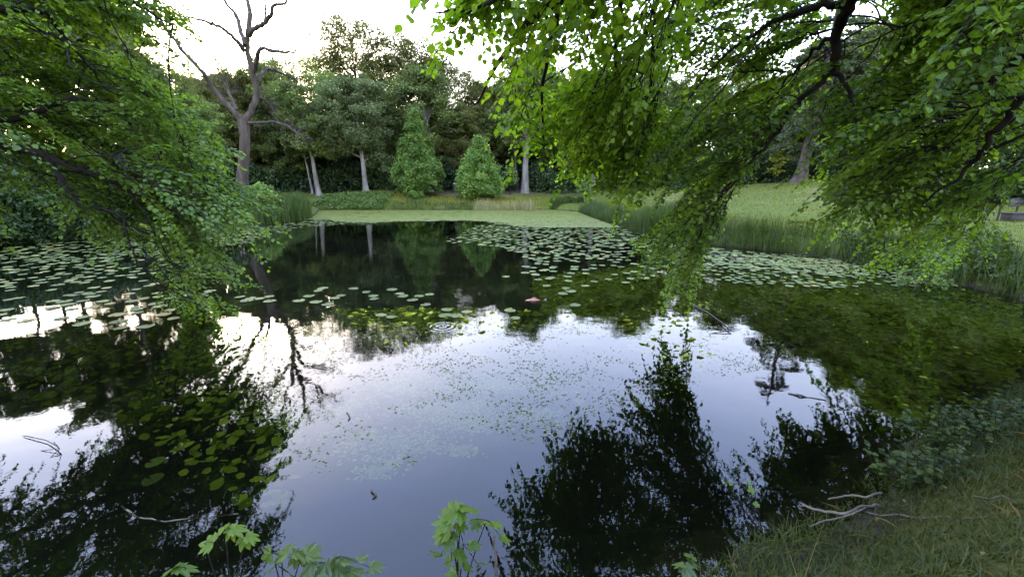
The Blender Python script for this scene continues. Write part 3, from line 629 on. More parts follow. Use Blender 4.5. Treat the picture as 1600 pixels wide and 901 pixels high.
SKYWIN = [[(460, 560), (600, 515), (960, 505), (990, 585), (890, 690), (830, 740), (795, 800), (790, 960), (425, 960), (440, 760)],
          [(1115, 480), (1185, 500), (1245, 620), (1240, 690), (1180, 690), (1110, 590)],
          [(-30, 690), (110, 640), (160, 680), (150, 730), (60, 760), (-30, 770)]]
def mirror_px(c):                                     # where the pond shows this point upside down
    dy, dz = c[1], -c[2] - CH
    dep = dy * ct - dz * st; return 800 + c[0] / dep * F, 450.5 - (dy * st + dz * ct) / dep * F
DIRWIN = [[(1535, 300), (1680, 300), (1680, 356), (1535, 356)], [(1195, 215), (1240, 170), (1290, 160), (1280, 270), (1290, 300), (1180, 300)], [(1130, 292), (1290, 285), (1290, 335), (1130, 350)], [(1290, 25), (1330, 0), (1410, 0), (1405, 80), (1350, 125), (1300, 130)], [(985, 100), (1045, 90), (1050, 150), (1010, 150)], [(770, 70), (800, 80), (780, 95)],
          [(1150, 20), (1200, 5), (1190, 50)], [(0, 60), (30, 55), (25, 110), (0, 115)], [(120, 20), (160, 5), (165, 30)], [(100, 140), (140, 145), (110, 160)], [(205, 60), (240, 70), (235, 100)]]
def in_direct(c):
    dep = c[1] * ct - (c[2] - CH) * st; x = 800 + c[0] / dep * F; y = 450.5 - (c[1] * st + (c[2] - CH) * ct) / dep * F
    return any(in_poly(x, y, w_) for w_ in DIRWIN)
def in_window(c):
    x, y = mirror_px(c); x += 26 * math.sin(c[2] * 9 + c[0] * 5) + rng.normal() * 14; y += 22 * math.sin(c[0] * 8 + c[1] * 4) + rng.normal() * 12
    return any(in_poly(x, y, w_) for w_ in SKYWIN) or (rng.uniform() < .96 and in_direct(c)) or any(in_poly(x, y, w_) for w_ in SKYWIN)
def shade_clumps(lb, rs, n, lo, hi, leaf):                    # unseen leaf clumps over and behind the camera, added to the crown for shade
    c = rs.uniform(lo, hi, (n, 3)); idx = np.repeat(np.arange(n), 60); N = len(idx)
    off = rvec(rs, N) * (rs.uniform(0, 1, N) ** .5)[:, None] * .6; off[:, 2] *= .5
    leaves(lb, c[idx] + off, rvec(rs, N), unit(rs.normal(size=(N, 3)) * .6 + (0, 0, 1)), leaf * rs.uniform(.7, 1.3, N), LEAF_CLUMP, rs.uniform(size=N))
def overhang(name, label, seed, base, trunk, limbs, regions, ls, mat, tmpl=LEAF_ROUND, over=None, near=.5, flow=(0, 1, -.3)):
    rs = RS(seed); wb = MB(); lb = MB(); base = np.array(base, float)
    tp = np.array(trunk, float); wb.tube(tp, np.linspace(.3, .17, len(tp)), 10, .5, .06, rs)
    nodes = []
    for pts, r0, r1 in limbs:
        q = np.array([p if len(p) == 3 and isinstance(p, np.ndarray) else P(p[0], p[1], p[2] - near) for p in pts]); n = len(q)
        t = np.linspace(0, n - 1, (n - 1) * 5 + 1)
        s = np.stack([np.interp(t, np.arange(n), q[:, c]) for c in range(3)], -1)
        for _ in range(3): s[1:-1] = (s[:-2] + 2 * s[1:-1] + s[2:]) / 4
        s[1:-1] += rs.normal(size=s[1:-1].shape) * .012
        wb.tube(s, np.linspace(r0, r1, len(s)), 7, .5, .08, rs); nodes += list(s)
    for reg in regions:
        poly, n, dfn, nsp = reg[:4]; hang = reg[4] if len(reg) > 4 else .0
        xs = [p[0] for p in poly]; ys = [p[1] for p in poly]; cs = []
        while len(cs) < n:
            x = rs.uniform(min(xs), max(xs)); y = rs.uniform(min(ys), max(ys))
            if in_poly(x, y, poly):
                c = P(x, y, dfn(x, y) + rs.normal() * .5)
                if not in_window(c) and not in_direct(c): cs.append(c)
                else: n -= .5
        nd0 = np.array(nodes); cs.sort(key=lambda c: np.min(np.linalg.norm(nd0 - c, axis=1)))
        for c in cs:
            yaw = rs.normal() * .55; dx, dy, dz = flow; d = unit(np.array([dx * math.cos(yaw) - dy * math.sin(yaw), dx * math.sin(yaw) + dy * math.cos(yaw), dz + rs.normal() * .16]))
            L = rs.uniform(.55, 1.05) * (.8 if hang else 1); b0 = c - d * L * .6 + np.array([0, 0, .12 * L])
            if sum(in_window(b0 + d * L * q_) for q_ in (.3, .6, .9, 1.1)) > 1: continue
            na = np.array(nodes); dv = b0 - na; dist = np.linalg.norm(dv, axis=1) + np.maximum(0, dv @ (-d)) * 3
            a_ = na[np.argmin(dist)]; l = np.linalg.norm(b0 - a_)
            if (b0 - a_) @ d < .55 * l:                       # a twig never doubles back: turn the layer towards where it grows from
                d = unit(unit(c - a_) + d * .25); b0 = c - d * L * .5; l = np.linalg.norm(b0 - a_)
                if (b0 - a_) @ d < .3 * l: L = min(L, np.linalg.norm(c - a_) * 1.3 + .15); b0 = a_ + d * .02; l = .02
            b = bez(a_, b0 - d * l * .55 + np.array([0, 0, .06 * l]) + rs.normal(size=3) * .03 * l, b0, 10); r = min(.016, .007 + .006 * l)
            if fan(wb, lb, rs, b0, d, L, ls, tmpl, rs.uniform(.1, .8), rs.uniform(.1, .35) + hang, int(nsp * L * 1.0), rs.uniform(.3, .5), lambda q_: not in_window(q_)):
                wb.tube(b, np.linspace(r, .008, 10), 4); nodes += list(b[3:])
    if over: shade_clumps(lb, rs, *over)
    r = empty(name, base)
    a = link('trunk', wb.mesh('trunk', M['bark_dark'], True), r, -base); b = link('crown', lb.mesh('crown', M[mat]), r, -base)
    return tag(r, label, 'tree')
A_ = lambda *p: np.array(p, float)

# right: broad bough tree
rb = A_(7.2, -1.2, 0); rb[2] = gz(7.2, -1.2)
overhang('overhanging_tree', 'dark-limbed tree whose drooping green boughs fill the upper right over the water', 31, rb,
    [rb + A_(0, 0, -.3), rb + A_(0, 0, 1.2), rb + A_(-.1, .2, 2.8), rb + A_(-.3, .5, 4.6), rb + A_(-.5, .8, 6.4)],
    [([rb + A_(-.3, .5, 4.4), A_(5.6, 2.0, 6.2), (1380, -130, 4.6), (1335, -30, 5.0), (1325, 12, 5.2), (1305, 60, 5.5), (1302, 110, 5.7)], .10, .042),
     ([(1302, 110, 5.7), (1272, 138, 5.8), (1232, 178, 6.0), (1205, 222, 6.1), (1150, 272, 6.2), (1105, 330, 6.2), (1084, 400, 6.1)], .036, .008),
     ([(1302, 110, 5.7), (1325, 132, 5.6), (1340, 180, 5.5), (1334, 225, 5.4)], .032, .01),
     ([(1328, 6, 5.2), (1275, 9, 5.3), (1222, 27, 5.6), (1150, 70, 6.0), (1100, 120, 6.2)], .045, .01),
     ([(1305, 58, 5.5), (1284, 64, 5.7), (1253, 102, 6.0), (1222, 133, 6.3), (1170, 200, 6.5)], .028, .008),
     ([rb + A_(-.2, .3, 3.0), A_(6.6, 2.2, 4.2), (1640, 70, 4.3), (1600, 85, 4.5), (1546, 128, 4.8), (1488, 151, 5.1), (1420, 190, 5.4)], .07, .012),
     ([rb + A_(-.1, .2, 2.6), A_(6.5, 2.2, 3.4), (1640, 120, 4.2), (1600, 150, 4.4), (1555, 204, 4.6), (1532, 244, 4.8), (1492, 280, 5.0), (1440, 320, 5.2)], .055, .01),
     ([rb + A_(-.5, .8, 6.2), A_(5.5, 2.0, 7.5), (1560, -160, 4.2), (1500, -20, 4.6), (1460, 30, 5.0)], .06, .012)],
    [([(1040, -60), (1300, -60), (1290, 60), (1270, 130), (1190, 200), (1110, 270), (1040, 330), (1015, 270), (1060, 150)], 76, lambda x, y: 6.1, 20),
     ([(1040, 280), (1110, 240), (1180, 230), (1160, 300), (1120, 350), (1105, 400), (1065, 395), (1045, 350)], 25, lambda x, y: 6.1, 19),
     ([(1060, 380), (1110, 370), (1100, 425), (1080, 425)], 5, lambda x, y: 6.05, 14, .4),
     ([(1180, 180), (1290, 130), (1420, 170), (1600, 140), (1600, 300), (1470, 318), (1400, 300), (1330, 315), (1250, 300), (1200, 250)], 105, lambda x, y: 5.6, 20),
     ([(1400, -60), (1640, -60), (1640, 170), (1500, 190), (1400, 170), (1390, 90)], 95, lambda x, y: 5.0, 20),
     ([(1290, 10), (1400, 100), (1400, 180), (1300, 150)], 14, lambda x, y: 5.8, 14),
     ([(1150, 300), (1235, 315), (1235, 335), (1160, 335)], 4, lambda x, y: 5.6, 10),
     ([(1480, 270), (1640, 260), (1640, 325), (1500, 325)], 16, lambda x, y: 5.6, 18),
     ([(1300, 300), (1480, 310), (1530, 380), (1440, 420), (1330, 360)], 14, lambda x, y: 6.5, 12),
     ([(1000, -420), (1700, -420), (1700, -60), (1000, -60)], 90, lambda x, y: 4.6, 16)],
    .068, 'maple', flow=(-.8, .35, -.32), over=(170, (3, -7, 4.2), (11, 1.2, 8.5), .13))
# centre: lime bough coming over the camera
cb = A_(3.4, -3.6, 0); cb[2] = gz(3.4, -3.6)
overhang('overhanging_tree', 'tree whose bright yellow-green rounded leaves hang into the top middle of the view', 32, cb,
    [cb + A_(0, 0, -.3), cb + A_(0, 0, 1.5), cb + A_(-.1, .2, 3.5), cb + A_(-.3, .8, 5.6)],
    [([cb + A_(-.3, .8, 5.2), A_(2.5, .2, 6.1), (1120, -260, 3.6), (1000, -90, 4.0), (880, -10, 4.4), (810, 50, 4.9), (765, 120, 5.5), (740, 165, 5.9)], .09, .008),
     ([(1010, -100, 4.0), (965, 20, 4.8), (962, 120, 5.6), (955, 210, 6.2)], .03, .006),
     ([(880, -10, 4.4), (850, 100, 5.1), (846, 200, 5.9), (850, 235, 6.2)], .028, .006),
     ([(1060, -180, 3.8), (1030, -20, 4.4), (1020, 60, 4.8), (1010, 160, 5.4), (1012, 200, 5.6)], .02, .005),
     ([(940, -50, 4.2), (820, -30, 4.2), (740, 20, 4.4), (680, 20, 4.5)], .025, .006)],
    [([(650, -40), (720, -60), (1050, -60), (1050, 60), (1000, 120), (880, 110), (790, 100), (745, 90), (690, 45)], 40, lambda x, y: 4.4 + y / 200, 14),
     ([(735, 120), (820, 95), (1000, 110), (1040, 150), (1000, 240), (960, 262), (900, 250), (850, 222), (770, 195), (722, 182), (740, 150)], 64, lambda x, y: 4.6 + y / 155, 17),
     ([(930, 230), (1010, 220), (990, 268), (950, 272)], 8, lambda x, y: 6.2, 12),
     ([(700, -420), (1100, -420), (1100, -60), (720, -60)], 40, lambda x, y: 3.9, 14)],
    .080, 'lime', flow=(-.35, .6, -.42), over=(120, (-4, -9, 5), (5, -1.5, 9), .14))
# left tree
lbs = A_(-9.4, 2.6, 0); lbs[2] = max(.1, gz(-9.4, 2.6)); lbs = A_(-10.5, -1.3, float(gz(-10.5, -1.3)))
overhang('overhanging_tree', 'tree whose dense green branches sweep in low from the left edge over the water', 33, lbs,
    [lbs + A_(0, 0, -.3), lbs + A_(.1, .3, 1.2), lbs + A_(.3, .8, 2.6), lbs + A_(.6, 1.5, 4.4), lbs + A_(.8, 2.0, 6.2)],
    [([lbs + A_(.3, .8, 2.4), A_(-8.6, 3.5, 3.0), (-70, 215, 5.9), (0, 228, 6.0), (50, 236, 6.0), (100, 255, 6.0), (150, 272, 6.1), (190, 290, 6.2), (222, 308, 6.3), (270, 330, 6.4)], .075, .010),
     ([(75, 247, 6.0), (107, 295, 5.9), (126, 321, 5.9), (160, 327, 5.9), (190, 333, 5.9), (201, 370, 5.9), (215, 415, 5.9)], .035, .008),
     ([lbs + A_(.4, 1.0, 3.2), A_(-8.6, 3.5, 3.8), (-60, 170, 5.8), (0, 192, 6.0), (60, 175, 6.2), (100, 156, 6.4), (140, 155, 6.6), (178, 176, 6.8), (230, 220, 7.0), (280, 265, 7.0)], .06, .008),
     ([lbs + A_(.6, 1.5, 4.2), A_(-8.0, 3.8, 5.4), (-40, 20, 5.8), (60, 10, 6.0), (85, 40, 6.2), (130, 90, 6.5), (165, 140, 6.8)], .06, .008),
     ([lbs + A_(.8, 2.0, 6.0), A_(-7.0, 4.0, 6.8), (40, -160, 5.6), (140, -60, 5.8), (200, 0, 6.0), (270, 40, 6.3)], .06, .008),
     ([(200, 296, 6.2), (235, 350, 6.2), (262, 400, 6.2), (300, 460, 6.1)], .014, .004),
     ([(215, 415, 5.9), (250, 425, 5.95), (285, 455, 6.0), (318, 482, 6.0)], .010, .004)],
    [([(-60, 60), (120, 60), (240, 120), (300, 190), (345, 240), (372, 290), (380, 320), (300, 330), (220, 300), (120, 275), (-60, 260)], 124, lambda x, y: 6.3, 21),
     ([(-60, -60), (300, -60), (290, 40), (250, 90), (120, 60), (-60, 60)], 52, lambda x, y: 6.1, 18),
     ([(-60, 60), (120, 60), (240, 120), (200, 200), (-60, 200)], 40, lambda x, y: 7.2, 18),
     ([(240, 240), (350, 260), (392, 318), (385, 350), (330, 360), (260, 330)], 34, lambda x, y: 6.2, 20),
     ([(100, 270), (260, 300), (330, 360), (330, 400), (250, 380), (180, 340), (110, 320)], 28, lambda x, y: 6.1, 18),
     ([(230, 380), (330, 370), (380, 395), (340, 460), (300, 485), (260, 440)], 15, lambda x, y: 6.1, 12, .1),
     ([(-380, -60), (-60, -60), (-60, 300), (-380, 300)], 70, lambda x, y: 5.2, 16),
     ([(-300, -420), (300, -420), (310, -60), (-300, -60)], 80, lambda x, y: 5.6, 15)],
    .061, 'beech', flow=(.85, .3, -.26), over=(120, (-13, -6, 4), (-5, 0, 8.5), .14))

# ------------------------------------------------------------------ reeds and bank plants
def reed_patch(rs, pts_px, n, hmin, hmax, w, mat, name, label, cat, spread=.25, lean=.18, D=None, kind=None, group=None, r_lo=0, r_hi=1):
    """blades scattered in a world polygon"""
    poly = [(p[0], p[1]) for p in pts_px]; xs = [p[0] for p in poly]; ys = [p[1] for p in poly]
    X = rs.uniform(min(xs), max(xs), n * 4); Y = rs.uniform(min(ys), max(ys), n * 4)
    ok = np.array([in_poly(a, b, poly) for a, b in zip(X, Y)]); X, Y = X[ok][:n], Y[ok][:n]
    dens = wob(X, Y, 1.9) + wob(X, Y, 5) * .5 + rs.uniform(-.9, .9, len(X)) > -.55; X, Y = X[dens], Y[dens]
    z = np.maximum(gz(X, Y), -.15); m = len(X)
    h = rs.uniform(hmin, hmax, m) * (1 + .18 * wob(X, Y, 1.3))
    mb = MB(); b = np.stack([X, Y, z], -1); c = b.mean(0); c[2] = z.min()
    blades(mb, b - c, h, w * rs.uniform(.6, 1.3, m), rs.uniform(0, 6.283, m), lean * rs.uniform(.2, 2.0, m), rs.uniform(r_lo, r_hi, m))
    return tag(link(name, mb.mesh(name, M[mat]), None, c), label, cat, group, kind)
w2 = lambda *l: [W(x, y)[:2] for x, y in l]
rs = RS(21)
reed_patch(rs, w2((398, 352), (400, 346), (470, 336), (486, 334), (488, 341), (440, 349)), 2600, 1.0, 1.5, .035, 'reed', 'reed_clump', 'dense dark green reed clump beside the pale shrub at the left of the duckweed', 'reeds')
reed_patch(rs, [W(1003, 364)[:2] + (-.3, .1), W(1003, 364)[:2] + (.3, 1.6), W(1060, 374)[:2] + (.9, 1.6), W(1060, 374)[:2] + (-.1, -.1)], 2400, .8, 1.25, .03, 'reed', 'reed_clump', 'dense dark green reed clump on the right shore beside the drooping bough tips', 'reeds')
fe = lambda x, d: np.array([W(x, 328)[0], W(x, 328)[1] + d])
reed_patch(rs, [fe(740, -.7), fe(838, -.7), fe(832, .5), fe(745, .5)], 2600, .35, 1.05, .03, 'reed_dry', 'dry_reed_strip', 'strip of bleached dry reeds at the far edge of the duckweed', 'reeds', r_lo=.2)
reed_patch(rs, [fe(580, -.3), fe(742, -.3), fe(742, .9), fe(580, .9)], 2000, .2, .65, .03, 'reed', 'reed_strip', 'low green reed strip in front of the small round bush', 'reeds', r_lo=.3)
reed_patch(rs, [fe(858, .1), fe(912, .0), fe(915, 2.2), fe(862, 1.8)], 2000, .4, .8, .03, 'reed', 'reed_strip', 'short dark green reed strip right of the bleached dry reeds', 'reeds')
# weeds on the far bank
def weeds(rs, n, polyw, hh, leaf, mat, name, label, kind='stuff', cat='plants'):
    xs = [p[0] for p in polyw]; ys = [p[1] for p in polyw]
    X = rs.uniform(min(xs), max(xs), n * 4); Y = rs.uniform(min(ys), max(ys), n * 4)
    ok = np.array([in_poly(a, b, polyw) for a, b in zip(X, Y)]); X, Y = X[ok][:n], Y[ok][:n]; m = len(X)
    top = hh * (1 + .6 * wob(X, Y, 1.1) + .5 * wob(X, Y, 3.3)) * rs.uniform(.3, 1, m)
    pos = np.stack([X, Y, np.maximum(gz(X, Y), 0) + np.abs(top)], -1)
    mb = MB(); leaves(mb, pos, rvec(rs, m), unit(rs.normal(size=(m, 3)) * .6 + (0, 0, 1)), leaf * rs.uniform(.6, 1.4, m), LEAF_CLUMP, rs.uniform(size=m))
    return tag(link(name, mb.mesh(name, M[mat])), label, cat, kind=kind)
weeds(rs, 9000, [fe(486, -.2), fe(600, -.1), fe(600, 3.5), fe(486, 3.5)], .3, .15, 'weed', 'bank_weeds', 'leafy weeds covering the mound bank left of the round bush')
# tall grass of the right bank
rsh = [(1600, 468), (1500, 444), (1400, 421), (1300, 402), (1150, 386), (1060, 374), (1005, 363), (950, 348), (922, 338), (905, 331)]
q = np.array([W(x, y)[:2] for x, y in rsh])
def along(rs, q, n, o0, o1):
    seg = np.linalg.norm(np.diff(q, axis=0), axis=1); cum = np.concatenate([[0], np.cumsum(seg)])
    s = rs.uniform(0, cum[-1], n); X = np.interp(s, cum, q[:, 0]); Y = np.interp(s, cum, q[:, 1])
    k = np.clip(np.searchsorted(cum, s) - 1, 0, len(q) - 2); d = unit(np.diff(q, axis=0))[k]
    o = rs.uniform(o0, o1, n); return X + d[:, 1] * o, Y - d[:, 0] * o, o
def tall_grass(rs, q, n, o0, o1, h0, h1, w, mat, name, label, lo=0, hi=1):
    X, Y, o = along(rs, q, n, o0, o1); keep = (sdist(X, Y) > -.12) & (wob(X, Y, 2.3) + .6 * wob(X, Y, 7) + rs.uniform(-1, 1, n) > -.7); X, Y = X[keep], Y[keep]; m = len(X)
    mb = MB(); h = rs.uniform(h0, h1, m) * (1 + .3 * wob(X, Y, 1.6))
    blades(mb, np.stack([X, Y, np.maximum(gz(X, Y), -.05) - .02], -1), h, w * rs.uniform(.6, 1.4, m), rs.uniform(0, 6.283, m), rs.uniform(.1, .7, m), np.clip(rs.uniform(lo, hi, m) + .15 * wob(X, Y, .9), 0, 1))
    return tag(link(name, mb.mesh(name, M[mat])), label, 'grass', kind='stuff')
tall_grass(rs, q, 15000, -.1, .9, .3, .85, .016, 'reed', 'tall_grass', 'tall dark grass and reeds fringing the right shore')
tall_grass(rs, q, 16000, .6, 3.0, .1, .38, .013, 'grass', 'rough_grass', 'rough grass between the right shore fringe and the lawn', .2, 1)
fq = np.array([fe(x, 0) for x in (930, 900, 860, 760, 640, 560, 490)])
tall_grass(rs, fq, 16000, .3, 4.5, .08, .26, .03, 'meadow', 'meadow_grass', 'rough meadow grass on the far bank', .3, 1)
weeds(rs, 5200, [tuple(W(1600, 466)[:2]), (12, 10), tuple(W(1400, 416)[:2] + (.8, 1.0)), tuple(W(1300, 398)[:2] + (.6, .8)), tuple(W(1320, 405)[:2]), tuple(W(1450, 432)[:2])], .55, .08, 'weed_dark', 'bank_herbs', 'tangled leafy herbs on the shaded right shore')
lawn_n = 60000
X = rs.uniform(6, 32, lawn_n); Y = rs.uniform(8, 40, lawn_n); k_ = (sdist(X, Y) > 1.2) & (X < Y * 1.35 + 2); X, Y = X[k_], Y[k_]
mb = MB(); m = len(X)
blades(mb, np.stack([X, Y, gz(X, Y) - .01], -1), rs.uniform(.05, .13, m), .02 * rs.uniform(.6, 1.4, m), rs.uniform(0, 6.28, m), rs.uniform(.2, .8, m), np.clip(rs.uniform(.2, .8, m) + .2 * wob(X, Y, .5), 0, 1), 2)
tag(link('lawn_grass', mb.mesh('lawn_grass', M['grass'])), 'short mown grass of the sloping right-hand lawn', 'grass', kind='stuff')

# ------------------------------------------------------------------ near bank
rs = RS(41); n = 230000
X = rs.uniform(-.5, 9, n); Y = rs.uniform(.2, 6, n); dd = sdist(X, Y)
k_ = (dd > -.12) & (dd < 3.2) & (X > .25 * Y) & ((dd < .7) | (wob(X, Y, 3.1) + .7 * wob(X, Y, 8) + rs.uniform(-1, 1, n) > -.55)); X, Y = X[k_], Y[k_]; m = len(X)
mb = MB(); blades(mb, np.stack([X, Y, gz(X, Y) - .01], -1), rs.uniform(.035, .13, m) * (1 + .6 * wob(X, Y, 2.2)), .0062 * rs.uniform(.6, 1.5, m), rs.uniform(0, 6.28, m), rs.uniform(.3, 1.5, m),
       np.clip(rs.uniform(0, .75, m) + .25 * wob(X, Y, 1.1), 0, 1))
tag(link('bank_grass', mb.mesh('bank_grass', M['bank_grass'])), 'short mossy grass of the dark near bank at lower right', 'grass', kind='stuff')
n = 4500; X = rs.uniform(-1.2, 3.2, n); Y = rs.uniform(1.0, 2.6, n); dd = sdist(X, Y); k_ = (dd > -.02) & (dd < .4) & (X > .35); X, Y = X[k_], Y[k_]; m = len(X)
mb = MB(); blades(mb, np.stack([X, Y, gz(X, Y) - .02], -1), rs.uniform(.05, .2, m) * (1 + 1.2 * (rs.uniform(size=m) > .95)), .005 * rs.uniform(.6, 1.4, m), rs.uniform(0, 6.28, m), rs.uniform(.2, 1.1, m), rs.uniform(0, .7, m))
X2 = rs.uniform(.0, 1.5, 420); Y2 = rs.uniform(1.15, 1.62, 420); ok_ = sdist(X2, Y2) > -.02; X2, Y2 = X2[ok_], Y2[ok_]; m2 = len(X2)
blades(mb, np.stack([X2, Y2, gz(X2, Y2) - .02], -1), rs.uniform(.1, .48, m2), .0038 * rs.uniform(.6, 1.6, m2), rs.uniform(0, 6.28, m2), rs.uniform(.1, .7, m2), rs.uniform(0, 1, m2), 5)
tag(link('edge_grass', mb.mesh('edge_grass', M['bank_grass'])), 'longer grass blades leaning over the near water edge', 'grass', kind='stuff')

n = 3200; X = rs.uniform(.5, 7, n); Y = rs.uniform(.6, 5, n); dd = sdist(X, Y); k_ = (dd > .02) & (dd < 2.6) & (wob(X, Y, 2.7) + rs.uniform(-1, 1, n) > .1); X, Y = X[k_], Y[k_]; m = len(X)
az = rs.uniform(0, 6.283, m); mb = MB()
leaves(mb, np.stack([X, Y, gz(X, Y) + rs.uniform(.01, .05, m)], -1), np.stack([np.cos(az), np.sin(az), rs.normal(size=m) * .18], -1), unit(np.array([0, 0, 1.]) + rs.normal(size=(m, 3)) * .3), np.array(rs.uniform(.05, .16, m)), (LEAF_SIMPLE[0] * np.array([.09, 1, 1]), LEAF_SIMPLE[1]), rs.uniform(size=m))
k2 = rs.choice(m, 500); leaves(mb, np.stack([X[k2], Y[k2], gz(X[k2], Y[k2]) + .02], -1) + rs.normal(size=(500, 3)) * np.array([.1, .1, .004]), rvec(rs, 500) * (1, 1, .3), unit(np.array([0, 0, 1.]) + rs.normal(size=(500, 3)) * .7), .02 * rs.uniform(.5, 1.5, 500), LEAF_CLUMP, rs.uniform(0, .6, 500))
tag(link('dead_grass', mb.mesh('dead_grass', M['straw'])), 'dry straw and fallen leaf litter lying on the mossy near bank', 'litter', kind='stuff')
def stick(name, pts, r0, r1, mat, label, cat='stick', group=None, side=()):
    q = np.array(pts, float); c = q[0].copy(); mb = MB(); n = len(q); rs_ = RS(int(abs(q.sum()) * 1000) % 9999)
    t = np.linspace(0, n - 1, (n - 1) * 4 + 1); s = np.stack([np.interp(t, np.arange(n), q[:, k]) for k in range(3)], -1)
    s[1:-1] += rs_.normal(size=s[1:-1].shape) * r0 * .35
    mb.tube(s - c, np.linspace(r0, r1, len(s)), 6, .5, .12, rs_)
    for sp in side:
        sp = np.array(sp, float); mb.tube(sp - c, np.linspace(r0 * .6, r1 * .8, len(sp)), 5)
    return tag(link(name, mb.mesh(name, M[mat], True), None, c), label, cat, group)
Z = lambda x, y, z: W(x, y, z)
def B_(x, y, up=.012): p = hit(x, y, 1.2, 9); return p + np.array([0, 0, up])
stick('dead_branch', [Z(1252, 786, .16), Z(1268, 794, .18), Z(1290, 799, .2), Z(1320, 802, .24), B_(1345, 798), B_(1368, 792), B_(1392, 784, -.03)], .007, .011, 'stick', 'pale dead branch with a long bend jutting from the near bank')
stick('dead_branch', [Z(1294, 779, .2), Z(1310, 776, .22), Z(1332, 773, .24), Z(1352, 776, .26), B_(1375, 774), B_(1394, 776, -.02)], .005, .008, 'stick', 'straighter pale dead branch lying just above the bent one on the near bank')
stick('dead_branch', [Z(1266, 822, .14), Z(1284, 814, .18), Z(1310, 809, .22), Z(1330, 803, .24), B_(1350, 800, .0)], .004, .006, 'stick', 'thin dark-tipped branch crossing below the bent one on the near bank')
stick('dead_branch', [B_(1350, 808), B_(1375, 815), B_(1400, 811), B_(1435, 815), B_(1470, 812), B_(1510, 819), B_(1540, 818)], .0055, .003, 'stick', 'long thin stick half buried in the mossy grass of the near bank')
stick('dead_branch', [B_(1520, 778), B_(1545, 785), B_(1562, 783), B_(1590, 791)], .005, .003, 'stick', 'short thin stick in the grass near the right edge')
stick('dead_branch', [W(1420, 420) + (.2, .1, .1), W(1450, 428) + (0, 0, .08), W(1500, 432) + (0, 0, .12)], .03, .015, 'stick', 'pale root-like branch at the waterline under the right shore')
# sticks in the water
stick('floating_twig', [W(36, 680, .01), W(74, 688, .02), W(93, 700, .03)], .004, .004, 'wet_stick', 'spidery dark twig with several prongs in the pale water at far left', 'twig',
      side=[[W(93, 700, .03), W(64, 704, .0)], [W(93, 700, .03), W(70, 724, -.02)], [W(93, 700, .03), W(86, 722, -.02)], [W(93, 700, .03), W(84, 690, .09)]])
stick('floating_twig', [W(580, 765, .01), W(588, 773, .01), W(582, 779, .0)], .006, .005, 'wet_stick', 'small hooked dark twig alone in the blue water low in the middle', 'twig')
stick('floating_twig', [W(542, 645, .0), W(547, 651, .01), W(544, 657, .0)], .008, .006, 'wet_stick', 'small bent dark twig left of the pale algae patches', 'twig')
stick('floating_twig', [W(1082, 475, .0), W(1112, 492, .02), W(1132, 508, .03), W(1143, 516, .03)], .014, .008, 'wet_stick', 'long dark branch slanting across the water with a forked end', 'branch',
      side=[[W(1132, 508, .03), W(1140, 514, .0), W(1130, 524, -.02)], [W(1143, 516, .03), W(1110, 521, 0)]])
stick('floating_twig', [W(1232, 615, .0), W(1250, 618, .006), W(1290, 625, .0)], .013, .006, 'wet_stick', 'thick dark twig end beside the inverted conifer reflection', 'twig')
stick('floating_twig', [W(486, 572, .0), W(500, 570, .03), W(512, 575, .01)], .008, .005, 'wet_stick', 'thin level twig right of the reflected bare trunk', 'twig')
stick('sunken_branch', [W(190, 790, -.01), W(215, 808, -.005), W(258, 815, -.005), W(330, 806, -.005), W(372, 802, .0)], .008, .004, 'stick', 'long pale branch lying under dark water at lower left', 'branch')
stick('sunken_branch', [W(1158, 402, .0), W(1130, 400, .02), W(1100, 395, 0)], .02, .01, 'wet_stick', 'dark branch in the water under the drooping right bough', 'branch')

# plants at the bottom edge
def seedling(name, label, px_top, stems, D, leafs, ls, mat='seedling', tm=LEAF_PALM, seed=1):
    """stem tops and leaf positions come as pixel + distance; roots on the bank below the frame"""
    rs = RS(seed); wb = MB(); lb = MB(); x0 = px_top
    root = P(x0, 980, D); root[2] = min(root[2], float(gz(root[0], root[1])))
    root = np.array([root[0], root[1], float(gz(root[0], root[1]))])
    for (x, y, dd) in stems:
        p = P(x, y, D + dd); m_ = (root + p) / 2 + rs.normal(size=3) * .015
        wb.tube(bez(root, m_, p, 6) - root, np.linspace(.005, .0025, 6), 5)
    for (x, y, dd, s, az, tint) in leafs:
        c = P(x, y, D + dd); sx = min(stems, key=lambda q: abs(q[0] - x) + abs(q[1] - y)); a = P(sx[0], sx[1], D + sx[2])
        d = np.array([math.cos(az), math.sin(az), -.3 + rs.normal() * .16])
        b0 = c - unit(d) * s * ls * .5
        wb.tube(bez(a, (a + b0) / 2 + (0, 0, .01), b0, 4) - root, .0018, 3)
        leaves(lb, (b0 - root)[None], d[None], unit(np.array([[0, 0, 1.]]) + rs.normal(size=(1, 3)) * .34), s * ls * rs.uniform(.75, 1.15), tm, np.array([tint]))
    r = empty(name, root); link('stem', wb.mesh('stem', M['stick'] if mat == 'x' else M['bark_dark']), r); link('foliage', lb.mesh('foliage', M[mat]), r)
    return tag(r, label, 'plant')
U = lambda a, b: (a, b)
